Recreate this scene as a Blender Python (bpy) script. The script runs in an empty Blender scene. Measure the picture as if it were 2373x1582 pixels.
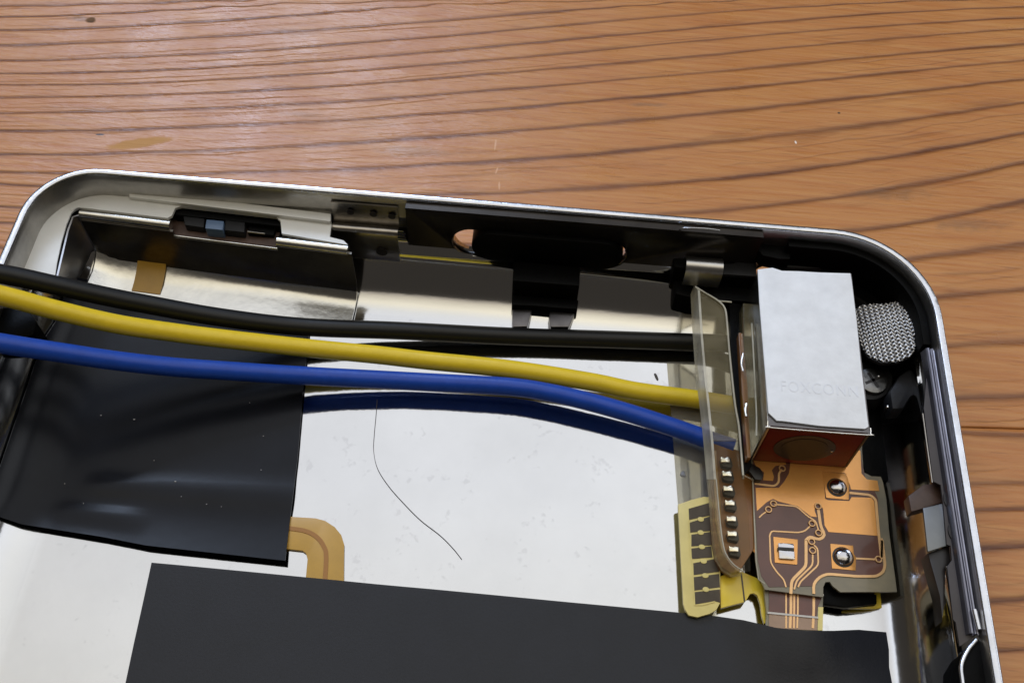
import bpy, bmesh, math, random
import numpy as np
from mathutils import Vector, Matrix, noise
random.seed(7)
scene = bpy.context.scene
C = scene.collection
S = 0.1                       # modelled in millimetres, 1 unit = 1 cm

# ------------------------------------------------------------------ camera
W, H = 2373.0, 1582.0
FPX = 2393.726
TILT, YAW, ROLL = 0.56072, 0.03891, 0.0517
CAM = np.array([35.37535, -46.04351, 63.32563])
def _rot():
    c, s = math.cos(TILT), math.sin(TILT); Rx = np.array([[1,0,0],[0,c,-s],[0,s,c]])
    c, s = math.cos(YAW), math.sin(YAW);   Rz = np.array([[c,-s,0],[s,c,0],[0,0,1]])
    c, s = math.cos(ROLL), math.sin(ROLL); Rr = np.array([[c,-s,0],[s,c,0],[0,0,1]])
    return Rz @ Rx @ Rr
RM = _rot()
cam_d = bpy.data.cameras.new('camera'); cam = bpy.data.objects.new('camera', cam_d); C.objects.link(cam)
cam.matrix_world = Matrix.Translation(Vector(CAM*S)) @ Matrix([[*RM[i], 0] for i in range(3)] + [[0,0,0,1]])
cam_d.sensor_width = 36; cam_d.lens = 36*FPX/W
cam_d.clip_start = 0.1; cam_d.clip_end = 1000
cam_d.dof.use_dof = True; cam_d.dof.focus_distance = 7.6; cam_d.dof.aperture_fstop = 9.0
scene.camera = cam

# ------------------------------------------------------------------ light
world = bpy.data.worlds.new('World'); scene.world = world; world.use_nodes = True
bg = world.node_tree.nodes['Background']
bg.inputs[0].default_value = (0.95, 0.84, 0.72, 1); bg.inputs[1].default_value = 0.05
def area(name, loc, size, radiance, col, target=(3,-1,0)):
    d = bpy.data.lights.new(name, 'AREA'); d.shape = 'RECTANGLE'
    d.size, d.size_y = size; d.energy = radiance*math.pi*size[0]*size[1]; d.color = col
    o = bpy.data.objects.new(name, d); C.objects.link(o); o.location = loc
    if target is None: o.rotation_euler = (0,0,0)
    else: o.rotation_euler = (Vector(target)-Vector(loc)).to_track_quat('-Z', 'Y').to_euler()
    return o
ov = area('overhead_window_light', (-4, 13, 60), (120, 76), 1.0, (1,1,1), None)
ov.data.use_nodes = True; nt = ov.data.node_tree; N, L = nt.nodes, nt.links; em = N['Emission']
ge = N.new('ShaderNodeNewGeometry'); sp_ = N.new('ShaderNodeSeparateXYZ'); L.new(ge.outputs['Position'], sp_.inputs[0])
def ramp_(sock, lo, hi, stops):
    m_ = N.new('ShaderNodeMapRange'); m_.inputs[1].default_value = lo; m_.inputs[2].default_value = hi; L.new(sock, m_.inputs[0])
    c_ = N.new('ShaderNodeValToRGB'); el = c_.color_ramp.elements
    el[0].position, el[0].color = stops[0][0], (*stops[0][1], 1); el[1].position, el[1].color = stops[-1][0], (*stops[-1][1], 1)
    for p_, q_ in stops[1:-1]: e_ = el.new(p_); e_.color = (*q_, 1)
    L.new(m_.outputs[0], c_.inputs[0]); return c_.outputs[0]
cy = ramp_(sp_.outputs[1], -25, 51, [(0,(.35,.31,.26)),(.10,(.95,.86,.68)),(.28,(1.42,1.32,1.06)),(.46,(1.22,1.225,1.20)),(.64,(1.20,1.23,1.28)),(1,(1.25,1.28,1.33))])
cx_ = ramp_(sp_.outputs[0], -64, 56, [(0,(1.15,1.2,1.3)),(.12,(.85,.85,.86)),(.2,(.74,.725,.715)),(.46,(.92,.92,.93)),(.68,(1,1,1)),(1,(1.02,1.03,1.06))])
mu = N.new('ShaderNodeMix'); mu.data_type = 'RGBA'; mu.blend_type = 'MULTIPLY'; mu.inputs[0].default_value = 1; mu.clamp_result = False
L.new(cy, mu.inputs[6]); L.new(cx_, mu.inputs[7]); L.new(mu.outputs[2], em.inputs[0])
area('far_window_light', (-22, 61, 58), (32, 22), 15.0, (0.60, 0.74, 1.0))
area('side_fill_light', (70, 30, 40), (40, 30), 2.2, (0.92, 0.95, 1.0))  # added fill lamp, brightens matt surfaces and the right rim
scene.view_settings.view_transform = 'Standard'; scene.view_settings.look = 'None'
scene.view_settings.exposure = 0.0; scene.view_settings.gamma = 1.0
scene.render.resolution_x = 1024; scene.render.resolution_y = 682
scene.render.engine = 'CYCLES'

# ------------------------------------------------------------------ geometry helpers
def A(u, v, z=0.0):
    d = RM @ np.array([(u-W/2)/FPX, -(v-H/2)/FPX, -1.0])
    p = CAM + d*(z-CAM[2])/d[2]
    return Vector((p[0], p[1], z))
WW = 61.8; LEN = 103.0; RF = 4.5
def inset(x, y):
    r = 6.0 if y < -LEN/2 else (4.5 if x < WW/2 else 6.6)
    qx = abs(x-WW/2)-(WW/2-r); qy = abs(y+LEN/2)-(LEN/2-r)
    return -(math.hypot(max(qx,0), max(qy,0))+min(max(qx,qy),0)-r)
def shell_h(x, y):
    d = inset(x, y)-1.0
    if d >= RF: return 0.0
    if d <= 0.02: return RF-0.35
    return RF-math.sqrt(RF*RF-(RF-d)**2)
def on_shell(u, v, off=0.1):
    z = off; p = A(u, v, z)
    for _ in range(14):
        z = 0.5*z+0.5*(shell_h(p.x, p.y)+off); p = A(u, v, z)
    return p
def link(name, me, mat=None, parent=None):
    o = bpy.data.objects.new(name, me); C.objects.link(o)
    if mat is not None: me.materials.append(mat)
    if parent is not None: o.parent = parent
    return o
def finish(bm, name, mat, parent=None, smooth=35, bevel=0.0, seg=2):
    bmesh.ops.remove_doubles(bm, verts=bm.verts, dist=1e-5)
    bmesh.ops.recalc_face_normals(bm, faces=bm.faces)
    if bevel > 0:
        es = [e for e in bm.edges if len(e.link_faces) == 2 and e.calc_face_angle(0) > 0.6]
        bmesh.ops.bevel(bm, geom=es, offset=bevel, segments=seg, affect='EDGES', clamp_overlap=True, profile=0.6)
    for f in bm.faces: f.smooth = smooth > 0
    if smooth:
        for e in bm.edges:
            if len(e.link_faces) == 2 and e.calc_face_angle(0) > math.radians(smooth): e.smooth = False
    for v in bm.verts: v.co *= S
    me = bpy.data.meshes.new(name); bm.to_mesh(me); bm.free()
    return link(name, me, mat, parent)
def prism_bm(bm, top, zlow):
    """top: list of Vectors; zlow: float (absolute) lower z"""
    a = [bm.verts.new(p) for p in top]
    b = [bm.verts.new((p.x, p.y, zlow if not callable(zlow) else zlow(p))) for p in top]
    bm.faces.new(a); bm.faces.new(b[::-1])
    n = len(a)
    for i in range(n): bm.faces.new((a[i], b[i], b[(i+1)%n], a[(i+1)%n]))
def prism(name, uv, z, zlow, mat, parent=None, bevel=0.0, smooth=35):
    bm = bmesh.new(); prism_bm(bm, [A(u, v, z) for u, v in uv], zlow)
    return finish(bm, name, mat, parent, smooth, bevel)
def box_bm(bm, x0, x1, y0, y1, z0, z1):
    prism_bm(bm, [Vector((x0,y0,z1)), Vector((x1,y0,z1)), Vector((x1,y1,z1)), Vector((x0,y1,z1))], z0)
def catmull(P, n=10):
    P = [Vector(p) for p in P]; Q = [P[0]*2-P[1]] + P + [P[-1]*2-P[-2]]; out = []
    for i in range(1, len(Q)-2):
        p0, p1, p2, p3 = Q[i-1:i+3]
        for k in range(n):
            t = k/n
            out.append(0.5*((2*p1)+(p2-p0)*t+(2*p0-5*p1+4*p2-p3)*t*t+(3*p1-3*p2+p3-p0)*t**3))
    out.append(P[-1]); return out
def tube_bm(bm, P, r, sides=12, cap=True):
    rings = []; n = len(P)
    for i, p in enumerate(P):
        t = (P[min(i+1,n-1)]-P[max(i-1,0)]).normalized()
        up = Vector((0,0,1)) if abs(t.z) < .95 else Vector((0,1,0))
        a = t.cross(up).normalized(); b = a.cross(t)
        rr = r(i/(n-1)) if callable(r) else r
        rings.append([bm.verts.new(p+rr*(math.cos(q)*a+math.sin(q)*b)) for q in [2*math.pi*k/sides for k in range(sides)]])
    for i in range(n-1):
        for k in range(sides):
            bm.faces.new((rings[i][k], rings[i][(k+1)%sides], rings[i+1][(k+1)%sides], rings[i+1][k]))
    if cap: bm.faces.new(rings[0][::-1]); bm.faces.new(rings[-1])
def ribbon_bm(bm, P, w, t):
    """flat ribbon of width w, thickness t along points P (roughly horizontal)"""
    n = len(P); R = []
    for i, p in enumerate(P):
        d = (P[min(i+1,n-1)]-P[max(i-1,0)]); d.z = 0; d.normalize(); s = Vector((-d.y, d.x, 0))*w/2
        R.append([bm.verts.new(p+s), bm.verts.new(p-s), bm.verts.new(p-s-Vector((0,0,t))), bm.verts.new(p+s-Vector((0,0,t)))])
    for i in range(n-1):
        for k in range(4): bm.faces.new((R[i][k], R[i][(k+1)%4], R[i+1][(k+1)%4], R[i+1][k]))
    bm.faces.new(R[0][::-1]); bm.faces.new(R[-1])
def sheet_bm(bm, grid, th):
    """grid of Vectors [i][j] -> closed thin sheet, thickness th downward along normal"""
    ni, nj = len(grid), len(grid[0])
    N = [[None]*nj for _ in range(ni)]
    for i in range(ni):
        for j in range(nj):
            a = grid[min(i+1,ni-1)][j]-grid[max(i-1,0)][j]; b = grid[i][min(j+1,nj-1)]-grid[i][max(j-1,0)]
            n = a.cross(b)
            n = n.normalized() if n.length > 1e-9 else Vector((0,0,1))
            N[i][j] = n
    T = [[bm.verts.new(grid[i][j]) for j in range(nj)] for i in range(ni)]
    B = [[bm.verts.new(grid[i][j]-N[i][j]*th) for j in range(nj)] for i in range(ni)]
    for i in range(ni-1):
        for j in range(nj-1):
            bm.faces.new((T[i][j], T[i+1][j], T[i+1][j+1], T[i][j+1]))
            bm.faces.new((B[i][j], B[i][j+1], B[i+1][j+1], B[i+1][j]))
    for i in range(ni-1):
        bm.faces.new((T[i][0], B[i][0], B[i+1][0], T[i+1][0])); bm.faces.new((T[i][-1], T[i+1][-1], B[i+1][-1], B[i][-1]))
    for j in range(nj-1):
        bm.faces.new((T[0][j], T[0][j+1], B[0][j+1], B[0][j])); bm.faces.new((T[-1][j], B[-1][j], B[-1][j+1], T[-1][j+1]))
def extrude_profile_bm(bm, prof, p0, p1, th=0.0):
    """prof: [(d, z)] where d is offset toward viewer (-y'), placed along p0->p1 (world xy). th>0: sheet thickness"""
    ax = Vector((p1.x-p0.x, p1.y-p0.y, 0)).normalized(); n = Vector((ax.y, -ax.x, 0))
    grid = [[Vector((q.x, q.y, 0))+n*d+Vector((0,0,z)) for q in (p0, p1)] for d, z in prof]
    sheet_bm(bm, grid, th)
def empty(name, loc, label, cat, group=None):
    o = bpy.data.objects.new(name, None); C.objects.link(o); o.empty_display_size = .2
    o['label'] = label; o['category'] = cat
    if group: o['group'] = group
    return o           # parts are modelled in world space, thing base at origin offset below
def tag(o, label, cat, group=None):
    o['label'] = label; o['category'] = cat
    if group: o['group'] = group
    return o
def zt(u0, v0, s):                      # convert a zoom crop's pixels to picture pixels
    return lambda *P: [(u0+x/s, v0+y/s) for x, y in P]

# ------------------------------------------------------------------ materials
def mat(name, col, rough=.5, metal=0., spec=.5, coat=0., var=.0, vscale=6., bump=0., bscale=30., alpha=1., rvar=0., trans=0., stretch=None, col2=None):
    m = bpy.data.materials.new(name); m.use_nodes = True; nt = m.node_tree; N, L = nt.nodes, nt.links
    b = N['Principled BSDF']
    b.inputs['Base Color'].default_value = (*col, 1); b.inputs['Roughness'].default_value = rough
    b.inputs['Metallic'].default_value = metal; b.inputs['Specular IOR Level'].default_value = spec
    b.inputs['Coat Weight'].default_value = coat; b.inputs['Coat Roughness'].default_value = .08
    b.inputs['Alpha'].default_value = alpha; b.inputs['Transmission Weight'].default_value = trans
    tc = N.new('ShaderNodeTexCoord'); mp = N.new('ShaderNodeMapping'); L.new(tc.outputs['Object'], mp.inputs[0])
    if stretch: mp.inputs['Scale'].default_value = stretch
    if var > 0 or rvar > 0 or col2:
        n = N.new('ShaderNodeTexNoise'); n.inputs['Scale'].default_value = vscale; n.inputs['Detail'].default_value = 6; n.inputs['Roughness'].default_value = .62
        L.new(mp.outputs[0], n.inputs['Vector'])
        rp = N.new('ShaderNodeValToRGB'); rp.color_ramp.elements[0].position = .32; rp.color_ramp.elements[1].position = .68
        c2 = col2 if col2 else tuple(c*(1-var) for c in col)
        rp.color_ramp.elements[0].color = (*c2, 1); rp.color_ramp.elements[1].color = (*col, 1)
        L.new(n.outputs[0], rp.inputs[0]); L.new(rp.outputs[0], b.inputs['Base Color'])
        if rvar > 0:
            mr = N.new('ShaderNodeMapRange'); mr.inputs[3].default_value = max(rough-rvar,.02); mr.inputs[4].default_value = rough+rvar
            L.new(n.outputs[0], mr.inputs[0]); L.new(mr.outputs[0], b.inputs['Roughness'])
    if bump > 0:
        n2 = N.new('ShaderNodeTexNoise'); n2.inputs['Scale'].default_value = bscale; n2.inputs['Detail'].default_value = 4
        L.new(mp.outputs[0], n2.inputs['Vector'])
        bp = N.new('ShaderNodeBump'); bp.inputs['Strength'].default_value = bump; bp.inputs['Distance'].default_value = .02
        L.new(n2.outputs[0], bp.inputs['Height']); L.new(bp.outputs[0], b.inputs['Normal'])
    return m
M_STEEL = mat('satin_steel', (.63,.63,.63), .07, 1., var=.10, vscale=.9, rvar=.03, bump=.04, bscale=7)
def speckle(m, amt, scale, thr):
    nt = m.node_tree; N, L = nt.nodes, nt.links; b = N['Principled BSDF']; src = b.inputs['Base Color'].links[0].from_socket
    tc = N.new('ShaderNodeTexCoord'); n = N.new('ShaderNodeTexNoise'); n.inputs['Scale'].default_value = scale; n.inputs['Detail'].default_value = 5
    n2 = N.new('ShaderNodeTexNoise'); n2.inputs['Scale'].default_value = scale*.22; n2.inputs['Detail'].default_value = 3
    L.new(tc.outputs['Object'], n.inputs['Vector']); L.new(tc.outputs['Object'], n2.inputs['Vector'])
    ad = N.new('ShaderNodeMath'); ad.operation = 'ADD'; L.new(n.outputs[0], ad.inputs[0]); L.new(n2.outputs[0], ad.inputs[1])
    mr = N.new('ShaderNodeMapRange'); mr.inputs[1].default_value = thr; mr.inputs[2].default_value = thr+.12; mr.inputs[3].default_value = 0; mr.inputs[4].default_value = amt; L.new(ad.outputs[0], mr.inputs[0])
    mx = N.new('ShaderNodeMix'); mx.data_type = 'RGBA'; L.new(mr.outputs[0], mx.inputs[0]); L.new(src, mx.inputs[6]); mx.inputs[7].default_value = (.33,.32,.33,1)
    L.new(mx.outputs[2], b.inputs['Base Color'])
speckle(M_STEEL, .20, 22, 1.17)
M_BAND = mat('brushed_band', (.50,.48,.45), .36, 1., var=.25, vscale=6, bump=.1, bscale=12)
M_CHROME = mat('polished_steel', (.68,.69,.73), .24, 1., var=.22, vscale=6, bump=.14, bscale=14)
M_PLATE = mat('galvanised_plate', (.80,.79,.75), .45, .12, var=.08, vscale=4, bump=.06, bscale=16)
M_FACE = mat('shaded_bracket_steel', (.17,.155,.13), .30, 1., var=.35, vscale=5, bump=.12, bscale=18)  # same steel as the bracket; its dark reflection is put into the colour
M_BRACKET = mat('bracket_steel', (.72,.71,.67), .24, 1., var=.12, vscale=5, bump=.08, bscale=16)
M_CLIP = mat('clip_steel', (.42,.39,.35), .28, 1., var=.2, vscale=8, bump=.08, bscale=20)
M_RAIL = mat('rail_steel', (.36,.36,.42), .34, 1., var=.25, vscale=5, bump=.1, bscale=12)
M_SCREW = mat('screw_metal', (.22,.22,.22), .35, 1., var=.4, vscale=9, bump=.4, bscale=12)
M_DARKMETAL = mat('dark_metal', (.16,.15,.15), .32, 1., var=.3, vscale=8)
M_BLACK = mat('black_plastic', (.003,.003,.003), .42, 0., spec=.06, var=.3, vscale=12, bump=.1, bscale=30)
M_GREYPL = mat('charcoal_plastic', (.020,.020,.022), .45, 0., spec=.2, var=.3, vscale=10, bump=.1, bscale=25)
M_TAPE = mat('black_tape', (.010,.011,.015), .23, 0., spec=.16, var=.25, vscale=3, bump=.02, bscale=12)
M_TAPE2 = mat('matt_black_tape', (.012,.013,.018), .36, 0., spec=.30, var=.2, vscale=4, bump=.05, bscale=60)
M_WBLACK = mat('black_wire', (.009,.009,.009), .42, 0., spec=.35, bump=.05, bscale=20)
M_WYEL = mat('yellow_wire', (.86,.61,.028), .34, 0., spec=.4, var=.1, vscale=12, bump=.06, bscale=30)
M_WBLUE = mat('blue_wire', (.014,.070,.42), .36, 0., spec=.35, var=.14, vscale=12, bump=.06, bscale=30)
M_STICK = mat('white_label_paper', (.95,.96,.98), .38, 0., spec=.5, var=.13, vscale=6, bump=.22, bscale=10)
M_INK = mat('faint_grey_print', (.85,.86,.89), .4, 0., spec=.3)
M_RED = mat('dark_red_plastic', (.26,.012,.006), .45, 0., spec=.2, var=.3, vscale=6)
M_HOLE = mat('socket_black', (.012,.009,.008), .4)
M_COPPER = mat('copper_film', (.92,.43,.11), .26, .45, coat=.4, var=.16, vscale=3.2, bump=.05, bscale=10)
M_TRACE = mat('copper_trace', (.88,.52,.22), .35, .4, coat=.3, var=.1, vscale=12)
M_FLEX = mat('brown_film', (.15,.055,.032), .34, 0., coat=.3, var=.3, vscale=3.5)
M_OLIVE = mat('olive_laminate', (.27,.22,.13), .35, 0., coat=.3, var=.3, vscale=4, col2=(.17,.15,.10))
M_YFLEX = mat('yellow_film', (.90,.66,.05), .3, 0., coat=.2, var=.08, vscale=4)
M_YEDGE = mat('pale_yellow_film', (.86,.70,.24), .42, 0., coat=.0, var=.12, vscale=6)
M_COMB = mat('comb_dark', (.075,.052,.028), .4, 0., var=.3, vscale=8)
M_GOLD = mat('gold_film', (.56,.31,.035), .38, 0., coat=.2, var=.14, vscale=6)
M_GOLDT = mat('gold_trace', (.36,.15,.015), .4, 0.)
M_SOLDER = mat('solder', (.52,.51,.53), .13, 1., bump=.3, bscale=20)
M_PIN = mat('pin_silver', (.9,.89,.87), .22, 1., bump=.2, bscale=26)
M_AMBER = mat('amber_resin', (.26,.10,.012), .3, 0., coat=.15, var=.45, vscale=5)
M_LEVER = mat('blue_grey_lever', (.10,.16,.27), .4)
M_DUST = mat('pale_dust', (.55,.52,.50), .8)
M_HAIR = mat('hair', (.10,.09,.085), .5)
M_BROWNPL = mat('brown_plastic', (.09,.05,.035), .5, var=.4, vscale=14)
M_LINE = mat('pale_film_edge', (.62,.57,.50), .4)
def clear_mat(name, tint, amount, rough=.18):
    m = bpy.data.materials.new(name); m.use_nodes = True; nt = m.node_tree; N, L = nt.nodes, nt.links
    b = N['Principled BSDF']; b.inputs['Base Color'].default_value = (*tint, 1); b.inputs['Roughness'].default_value = rough
    b.inputs['Specular IOR Level'].default_value = .5
    tr = N.new('ShaderNodeBsdfTransparent'); tr.inputs[0].default_value = (.95,.93,.86,1)
    mx = N.new('ShaderNodeMixShader'); 
    n = N.new('ShaderNodeTexNoise'); n.inputs['Scale'].default_value = 4; n.inputs['Detail'].default_value = 4
    tc = N.new('ShaderNodeTexCoord'); L.new(tc.outputs['Object'], n.inputs['Vector'])
    mr = N.new('ShaderNodeMapRange'); mr.inputs[1].default_value = .3; mr.inputs[2].default_value = .7
    mr.inputs[3].default_value = amount*.55; mr.inputs[4].default_value = amount*1.35
    L.new(n.outputs[0], mr.inputs[0]); L.new(mr.outputs[0], mx.inputs[0])
    L.new(tr.outputs[0], mx.inputs[1]); L.new(b.outputs[0], mx.inputs[2]); L.new(mx.outputs[0], N['Material Output'].inputs[0])
    return m
M_CLEAR = clear_mat('clear_plastic', (.34,.28,.15), .22)
M_CLEARL = clear_mat('clear_plastic_low', (.40,.34,.24), .03, .12)
M_CLEARE = clear_mat('clear_plastic_edge', (.66,.62,.50), .62, .25)
M_FILM = clear_mat('clear_tape', (.50,.50,.50), .20, .25)

# ------------------------------------------------------------------ table
ZT = -0.62
GL = [  # grain lines traced as picture points, top to bottom; each followed across the board
 [(0,17),(340,10),(680,0)], [(0,40),(240,32),(425,19),(680,3),(900,-8)],
 [(0,70),(340,63),(400,53),(578,41),(780,29),(1120,0)],
 [(0,106),(400,91),(578,82),(780,66),(1180,37),(1580,2),(1900,-22)],
 [(0,143),(400,127),(646,114),(780,104),(1180,73),(1573,36),(1947,8),(2373,-4)],
 [(0,172),(400,160),(646,148),(780,139),(1180,110),(1573,70),(1973,34),(2373,18)],
 [(0,199),(400,187),(612,177),(780,168),(1180,141),(1573,99),(1973,63),(2373,44)],
 [(0,228),(400,213),(646,206),(780,199),(1180,177),(1573,132),(1973,93),(2373,69)],
 [(0,265),(400,252),(578,243),(780,236),(1180,214),(1573,173),(1973,133),(2373,104)],
 [(0,303),(400,297),(646,283),(780,279),(1180,255),(1573,216),(1973,177),(2373,141)],
 [(0,360),(400,355),(612,340),(780,332),(1180,310),(1573,269),(1973,226),(2373,185)],
 [(0,401),(400,402),(612,398),(780,395),(1180,373),(1573,341),(1973,291),(2373,240)],
 [(0,424),(400,440),(780,455),(1180,449),(1573,427),(1973,377),(2373,308)],
 [(0,480),(780,510),(1180,512),(1573,493),(1973,452),(2373,376)],
 [(0,514),(780,560),(1573,560),(2083,531),(2373,466)],
 [(0,575),(1573,640),(2128,614),(2373,559)],
 [(0,650),(1573,720),(2170,696),(2373,665)],
 [(0,740),(1573,820),(2197,803),(2373,790)],
 [(0,850),(1573,930),(2211,928),(2373,914)],
]
GL2 = [ [(0,960),(2220,1003),(2373,1008)], [(0,1080),(2240,1126),(2373,1124)], [(0,1150),(2260,1180),(2373,1176)],
 [(0,1230),(2270,1272),(2373,1264)], [(0,1340),(2300,1392),(2373,1386)], [(0,1460),(2320,1512),(2373,1508)], [(0,1560),(2373,1600)] ]
SEAM = [A(2210, 989, ZT), A(2373, 993.5, ZT)]
sa = (SEAM[1].y-SEAM[0].y)/(SEAM[1].x-SEAM[0].x); sb = SEAM[0].y-sa*SEAM[0].x
def line_fn(pts):
    P = [A(u, v, ZT) for u, v in pts]; xs = np.array([p.x for p in P]); ys = np.array([p.y for p in P])
    k = min(3 if len(P) > 4 else 2, len(P)-1); c = np.polyfit(xs, ys, k); dc = np.polyder(c)
    lo, hi = xs.min(), xs.max()
    def f(x):
        xc = np.clip(x, lo, hi); s = np.clip(np.polyval(dc, xc), -.06, .16)
        return np.polyval(c, xc)+s*(x-xc)*.9
    return f
def grain_field(lines, above, below):
    F = [line_fn(l) for l in lines]
    def ev(x):
        ys = [f(x) for f in F]
        for k in range(1, len(ys)): ys[k] = min(ys[k], ys[k-1]-.35)
        up = [ys[0]+2.6*(i+1)+.25*math.sin(i*2.1) for i in range(above)][::-1]
        dn = [ys[-1]-3.2*(i+1)-.8*math.sin(i*1.7) for i in range(below)]
        ally = up+ys+dn
        return np.array(ally[::-1]), np.arange(len(ally))[::-1]-above
    return ev
def wood_material():
    m = bpy.data.materials.new('varnished_pine'); m.use_nodes = True; nt = m.node_tree; N, L = nt.nodes, nt.links
    b = N['Principled BSDF']
    def nd(t, **k):
        n = N.new(t)
        for a, v in k.items(): setattr(n, a, v)
        return n
    def mth(op, a, bb=None, c=None):
        n = nd('ShaderNodeMath', operation=op)
        for i, v in enumerate((a, bb, c)):
            if v is None: continue
            if isinstance(v, (int, float)): n.inputs[i].default_value = v
            else: L.new(v, n.inputs[i])
        return n.outputs[0]
    at = nd('ShaderNodeAttribute', attribute_name='grain'); tc = nd('ShaderNodeTexCoord')
    sp = nd('ShaderNodeSeparateXYZ'); L.new(tc.outputs['Object'], sp.inputs[0])
    Fv = at.outputs['Fac']
    def nz(sx, sf, scale=1., detail=3., yaxis=None):
        cb = nd('ShaderNodeCombineXYZ'); L.new(mth('MULTIPLY', sp.outputs[0], sx), cb.inputs[0])
        L.new(mth('MULTIPLY', Fv if yaxis is None else yaxis, sf), cb.inputs[1])
        n = nd('ShaderNodeTexNoise'); n.inputs['Scale'].default_value = scale; n.inputs['Detail'].default_value = detail
        L.new(cb.outputs[0], n.inputs['Vector']); return n.outputs[0]
    wob = nz(.9, .9, 1., 3.)
    F2 = mth('ADD', Fv, mth('MULTIPLY', mth('SUBTRACT', wob, .5), .16))
    fine = nz(3.2, 3, 1., 4.)
    F3 = mth('ADD', F2, mth('MULTIPLY', mth('SUBTRACT', fine, .5), .07))
    fr = mth('FRACT', F3)
    rp = nd('ShaderNodeValToRGB'); cr = rp.color_ramp
    cr.elements[0].position = 0; cr.elements[0].color = (1,1,1,1); cr.elements[1].position = 1; cr.elements[1].color = (.95,.95,.95,1)
    for p, v in ((.045,.75),(.12,.22),(.22,.05),(.6,.0),(.80,.10),(.89,.38),(.95,.86)):
        e = cr.elements.new(p); e.color = (v,v,v,1)
    L.new(fr, rp.inputs[0])
    # strength differs from ring to ring and along it
    ringf = mth('FLOOR', mth('ADD', F3, .5))
    cb = nd('ShaderNodeCombineXYZ'); L.new(mth('MULTIPLY', ringf, 3.7), cb.inputs[1]); L.new(mth('MULTIPLY', sp.outputs[0], .35), cb.inputs[0])
    ns = nd('ShaderNodeTexNoise'); ns.inputs['Scale'].default_value = 1.; L.new(cb.outputs[0], ns.inputs['Vector'])
    st = nd('ShaderNodeMapRange'); st.inputs[1].default_value = .3; st.inputs[2].default_value = .65; st.inputs[3].default_value = .68; st.inputs[4].default_value = 1.0
    L.new(ns.outputs[0], st.inputs[0])
    wn = nz(1.3, 2.3, 1., 3.)
    kpow = mth('MAXIMUM', mth('MULTIPLY_ADD', mth('SUBTRACT', wn, .38), 7., .9), .55)
    dark = mth('MULTIPLY', mth('POWER', rp.outputs[0], kpow), st.outputs[0])
    streak = nz(.55, 5.5, 1., 4.)
    sk = nd('ShaderNodeMapRange'); sk.inputs[1].default_value = .60; sk.inputs[2].default_value = .72; sk.inputs[3].default_value = 0; sk.inputs[4].default_value = .34
    L.new(streak, sk.inputs[0]); dark = mth('MAXIMUM', dark, sk.outputs[0])
    f2 = mth('ABSOLUTE', mth('SUBTRACT', mth('FRACT', mth('MULTIPLY_ADD', F3, 2.63, mth('MULTIPLY', wob, 1.5))), .5))
    l2 = nd('ShaderNodeMapRange'); l2.inputs[1].default_value = .10; l2.inputs[2].default_value = .0; l2.inputs[3].default_value = 0; l2.inputs[4].default_value = 1
    L.new(f2, l2.inputs[0]); msk = nd('ShaderNodeMapRange'); msk.inputs[1].default_value = .5; msk.inputs[2].default_value = .64; msk.inputs[3].default_value = 0; msk.inputs[4].default_value = .42; L.new(nz(.35, 1.7, 1., 2.), msk.inputs[0])
    dark = mth('MAXIMUM', dark, mth('MULTIPLY', l2.outputs[0], msk.outputs[0]))
    fib = nz(1.1, 26., 1., 5., sp.outputs[1]); fib2 = nz(.5, 7, 1., 4.)
    blot = nd('ShaderNodeTexNoise'); blot.inputs['Scale'].default_value = 1.1; blot.inputs['Detail'].default_value = 5; L.new(tc.outputs['Object'], blot.inputs['Vector'])
    base = nd('ShaderNodeMix', data_type='RGBA'); base.inputs[6].default_value = (.50,.188,.052,1); base.inputs[7].default_value = (.60,.275,.088,1)
    L.new(mth('MULTIPLY_ADD', mth('SUBTRACT', fib, .5), 2.4, blot.outputs[0]), base.inputs[0])
    b2 = nd('ShaderNodeMix', data_type='RGBA'); b2.inputs[7].default_value = (.105,.026,.007,1)
    L.new(mth('MINIMUM', mth('MULTIPLY', dark, mth('MULTIPLY_ADD', fib2, .6, .65)), 1.), b2.inputs[0]); L.new(base.outputs[2], b2.inputs[6])
    pr_ = nd('ShaderNodeMapRange'); pr_.inputs[1].default_value = .60; pr_.inputs[2].default_value = .70; pr_.inputs[3].default_value = 0; pr_.inputs[4].default_value = .38
    L.new(nz(2.6, 46., 1., 3., sp.outputs[1]), pr_.inputs[0])
    b3 = nd('ShaderNodeMix', data_type='RGBA'); b3.inputs[7].default_value = (.22,.075,.022,1); L.new(pr_.outputs[0], b3.inputs[0]); L.new(b2.outputs[2], b3.inputs[6])
    cur = b3.outputs[2]
    def spot(u, v, rx, ry, col, amt, rot=0., soft=.6, rag=.5):
        nonlocal cur
        p = A(u, v, ZT)*S
        mp = nd('ShaderNodeMapping', vector_type='TEXTURE'); mp.inputs['Location'].default_value = (p.x, p.y, ZT*S)
        mp.inputs['Rotation'].default_value = (0,0,rot); mp.inputs['Scale'].default_value = (rx*S, ry*S, 1)
        L.new(tc.outputs['Object'], mp.inputs[0])
        ln = nd('ShaderNodeVectorMath', operation='LENGTH'); L.new(mp.outputs[0], ln.inputs[0])
        jit = nz(9, 9, 1.2, 3., sp.outputs[1])
        d = mth('ADD', ln.outputs['Value'], mth('MULTIPLY', mth('SUBTRACT', jit, .5), rag*2))
        mr = nd('ShaderNodeMapRange', interpolation_type='SMOOTHSTEP'); mr.inputs[1].default_value = 1-soft; mr.inputs[2].default_value = 1.; mr.inputs[3].default_value = amt; mr.inputs[4].default_value = 0
        L.new(d, mr.inputs[0])
        mx = nd('ShaderNodeMix', data_type='RGBA'); mx.inputs[7].default_value = (*col, 1)
        L.new(mr.outputs[0], mx.inputs[0]); L.new(cur, mx.inputs[6]); cur = mx.outputs[2]
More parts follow.
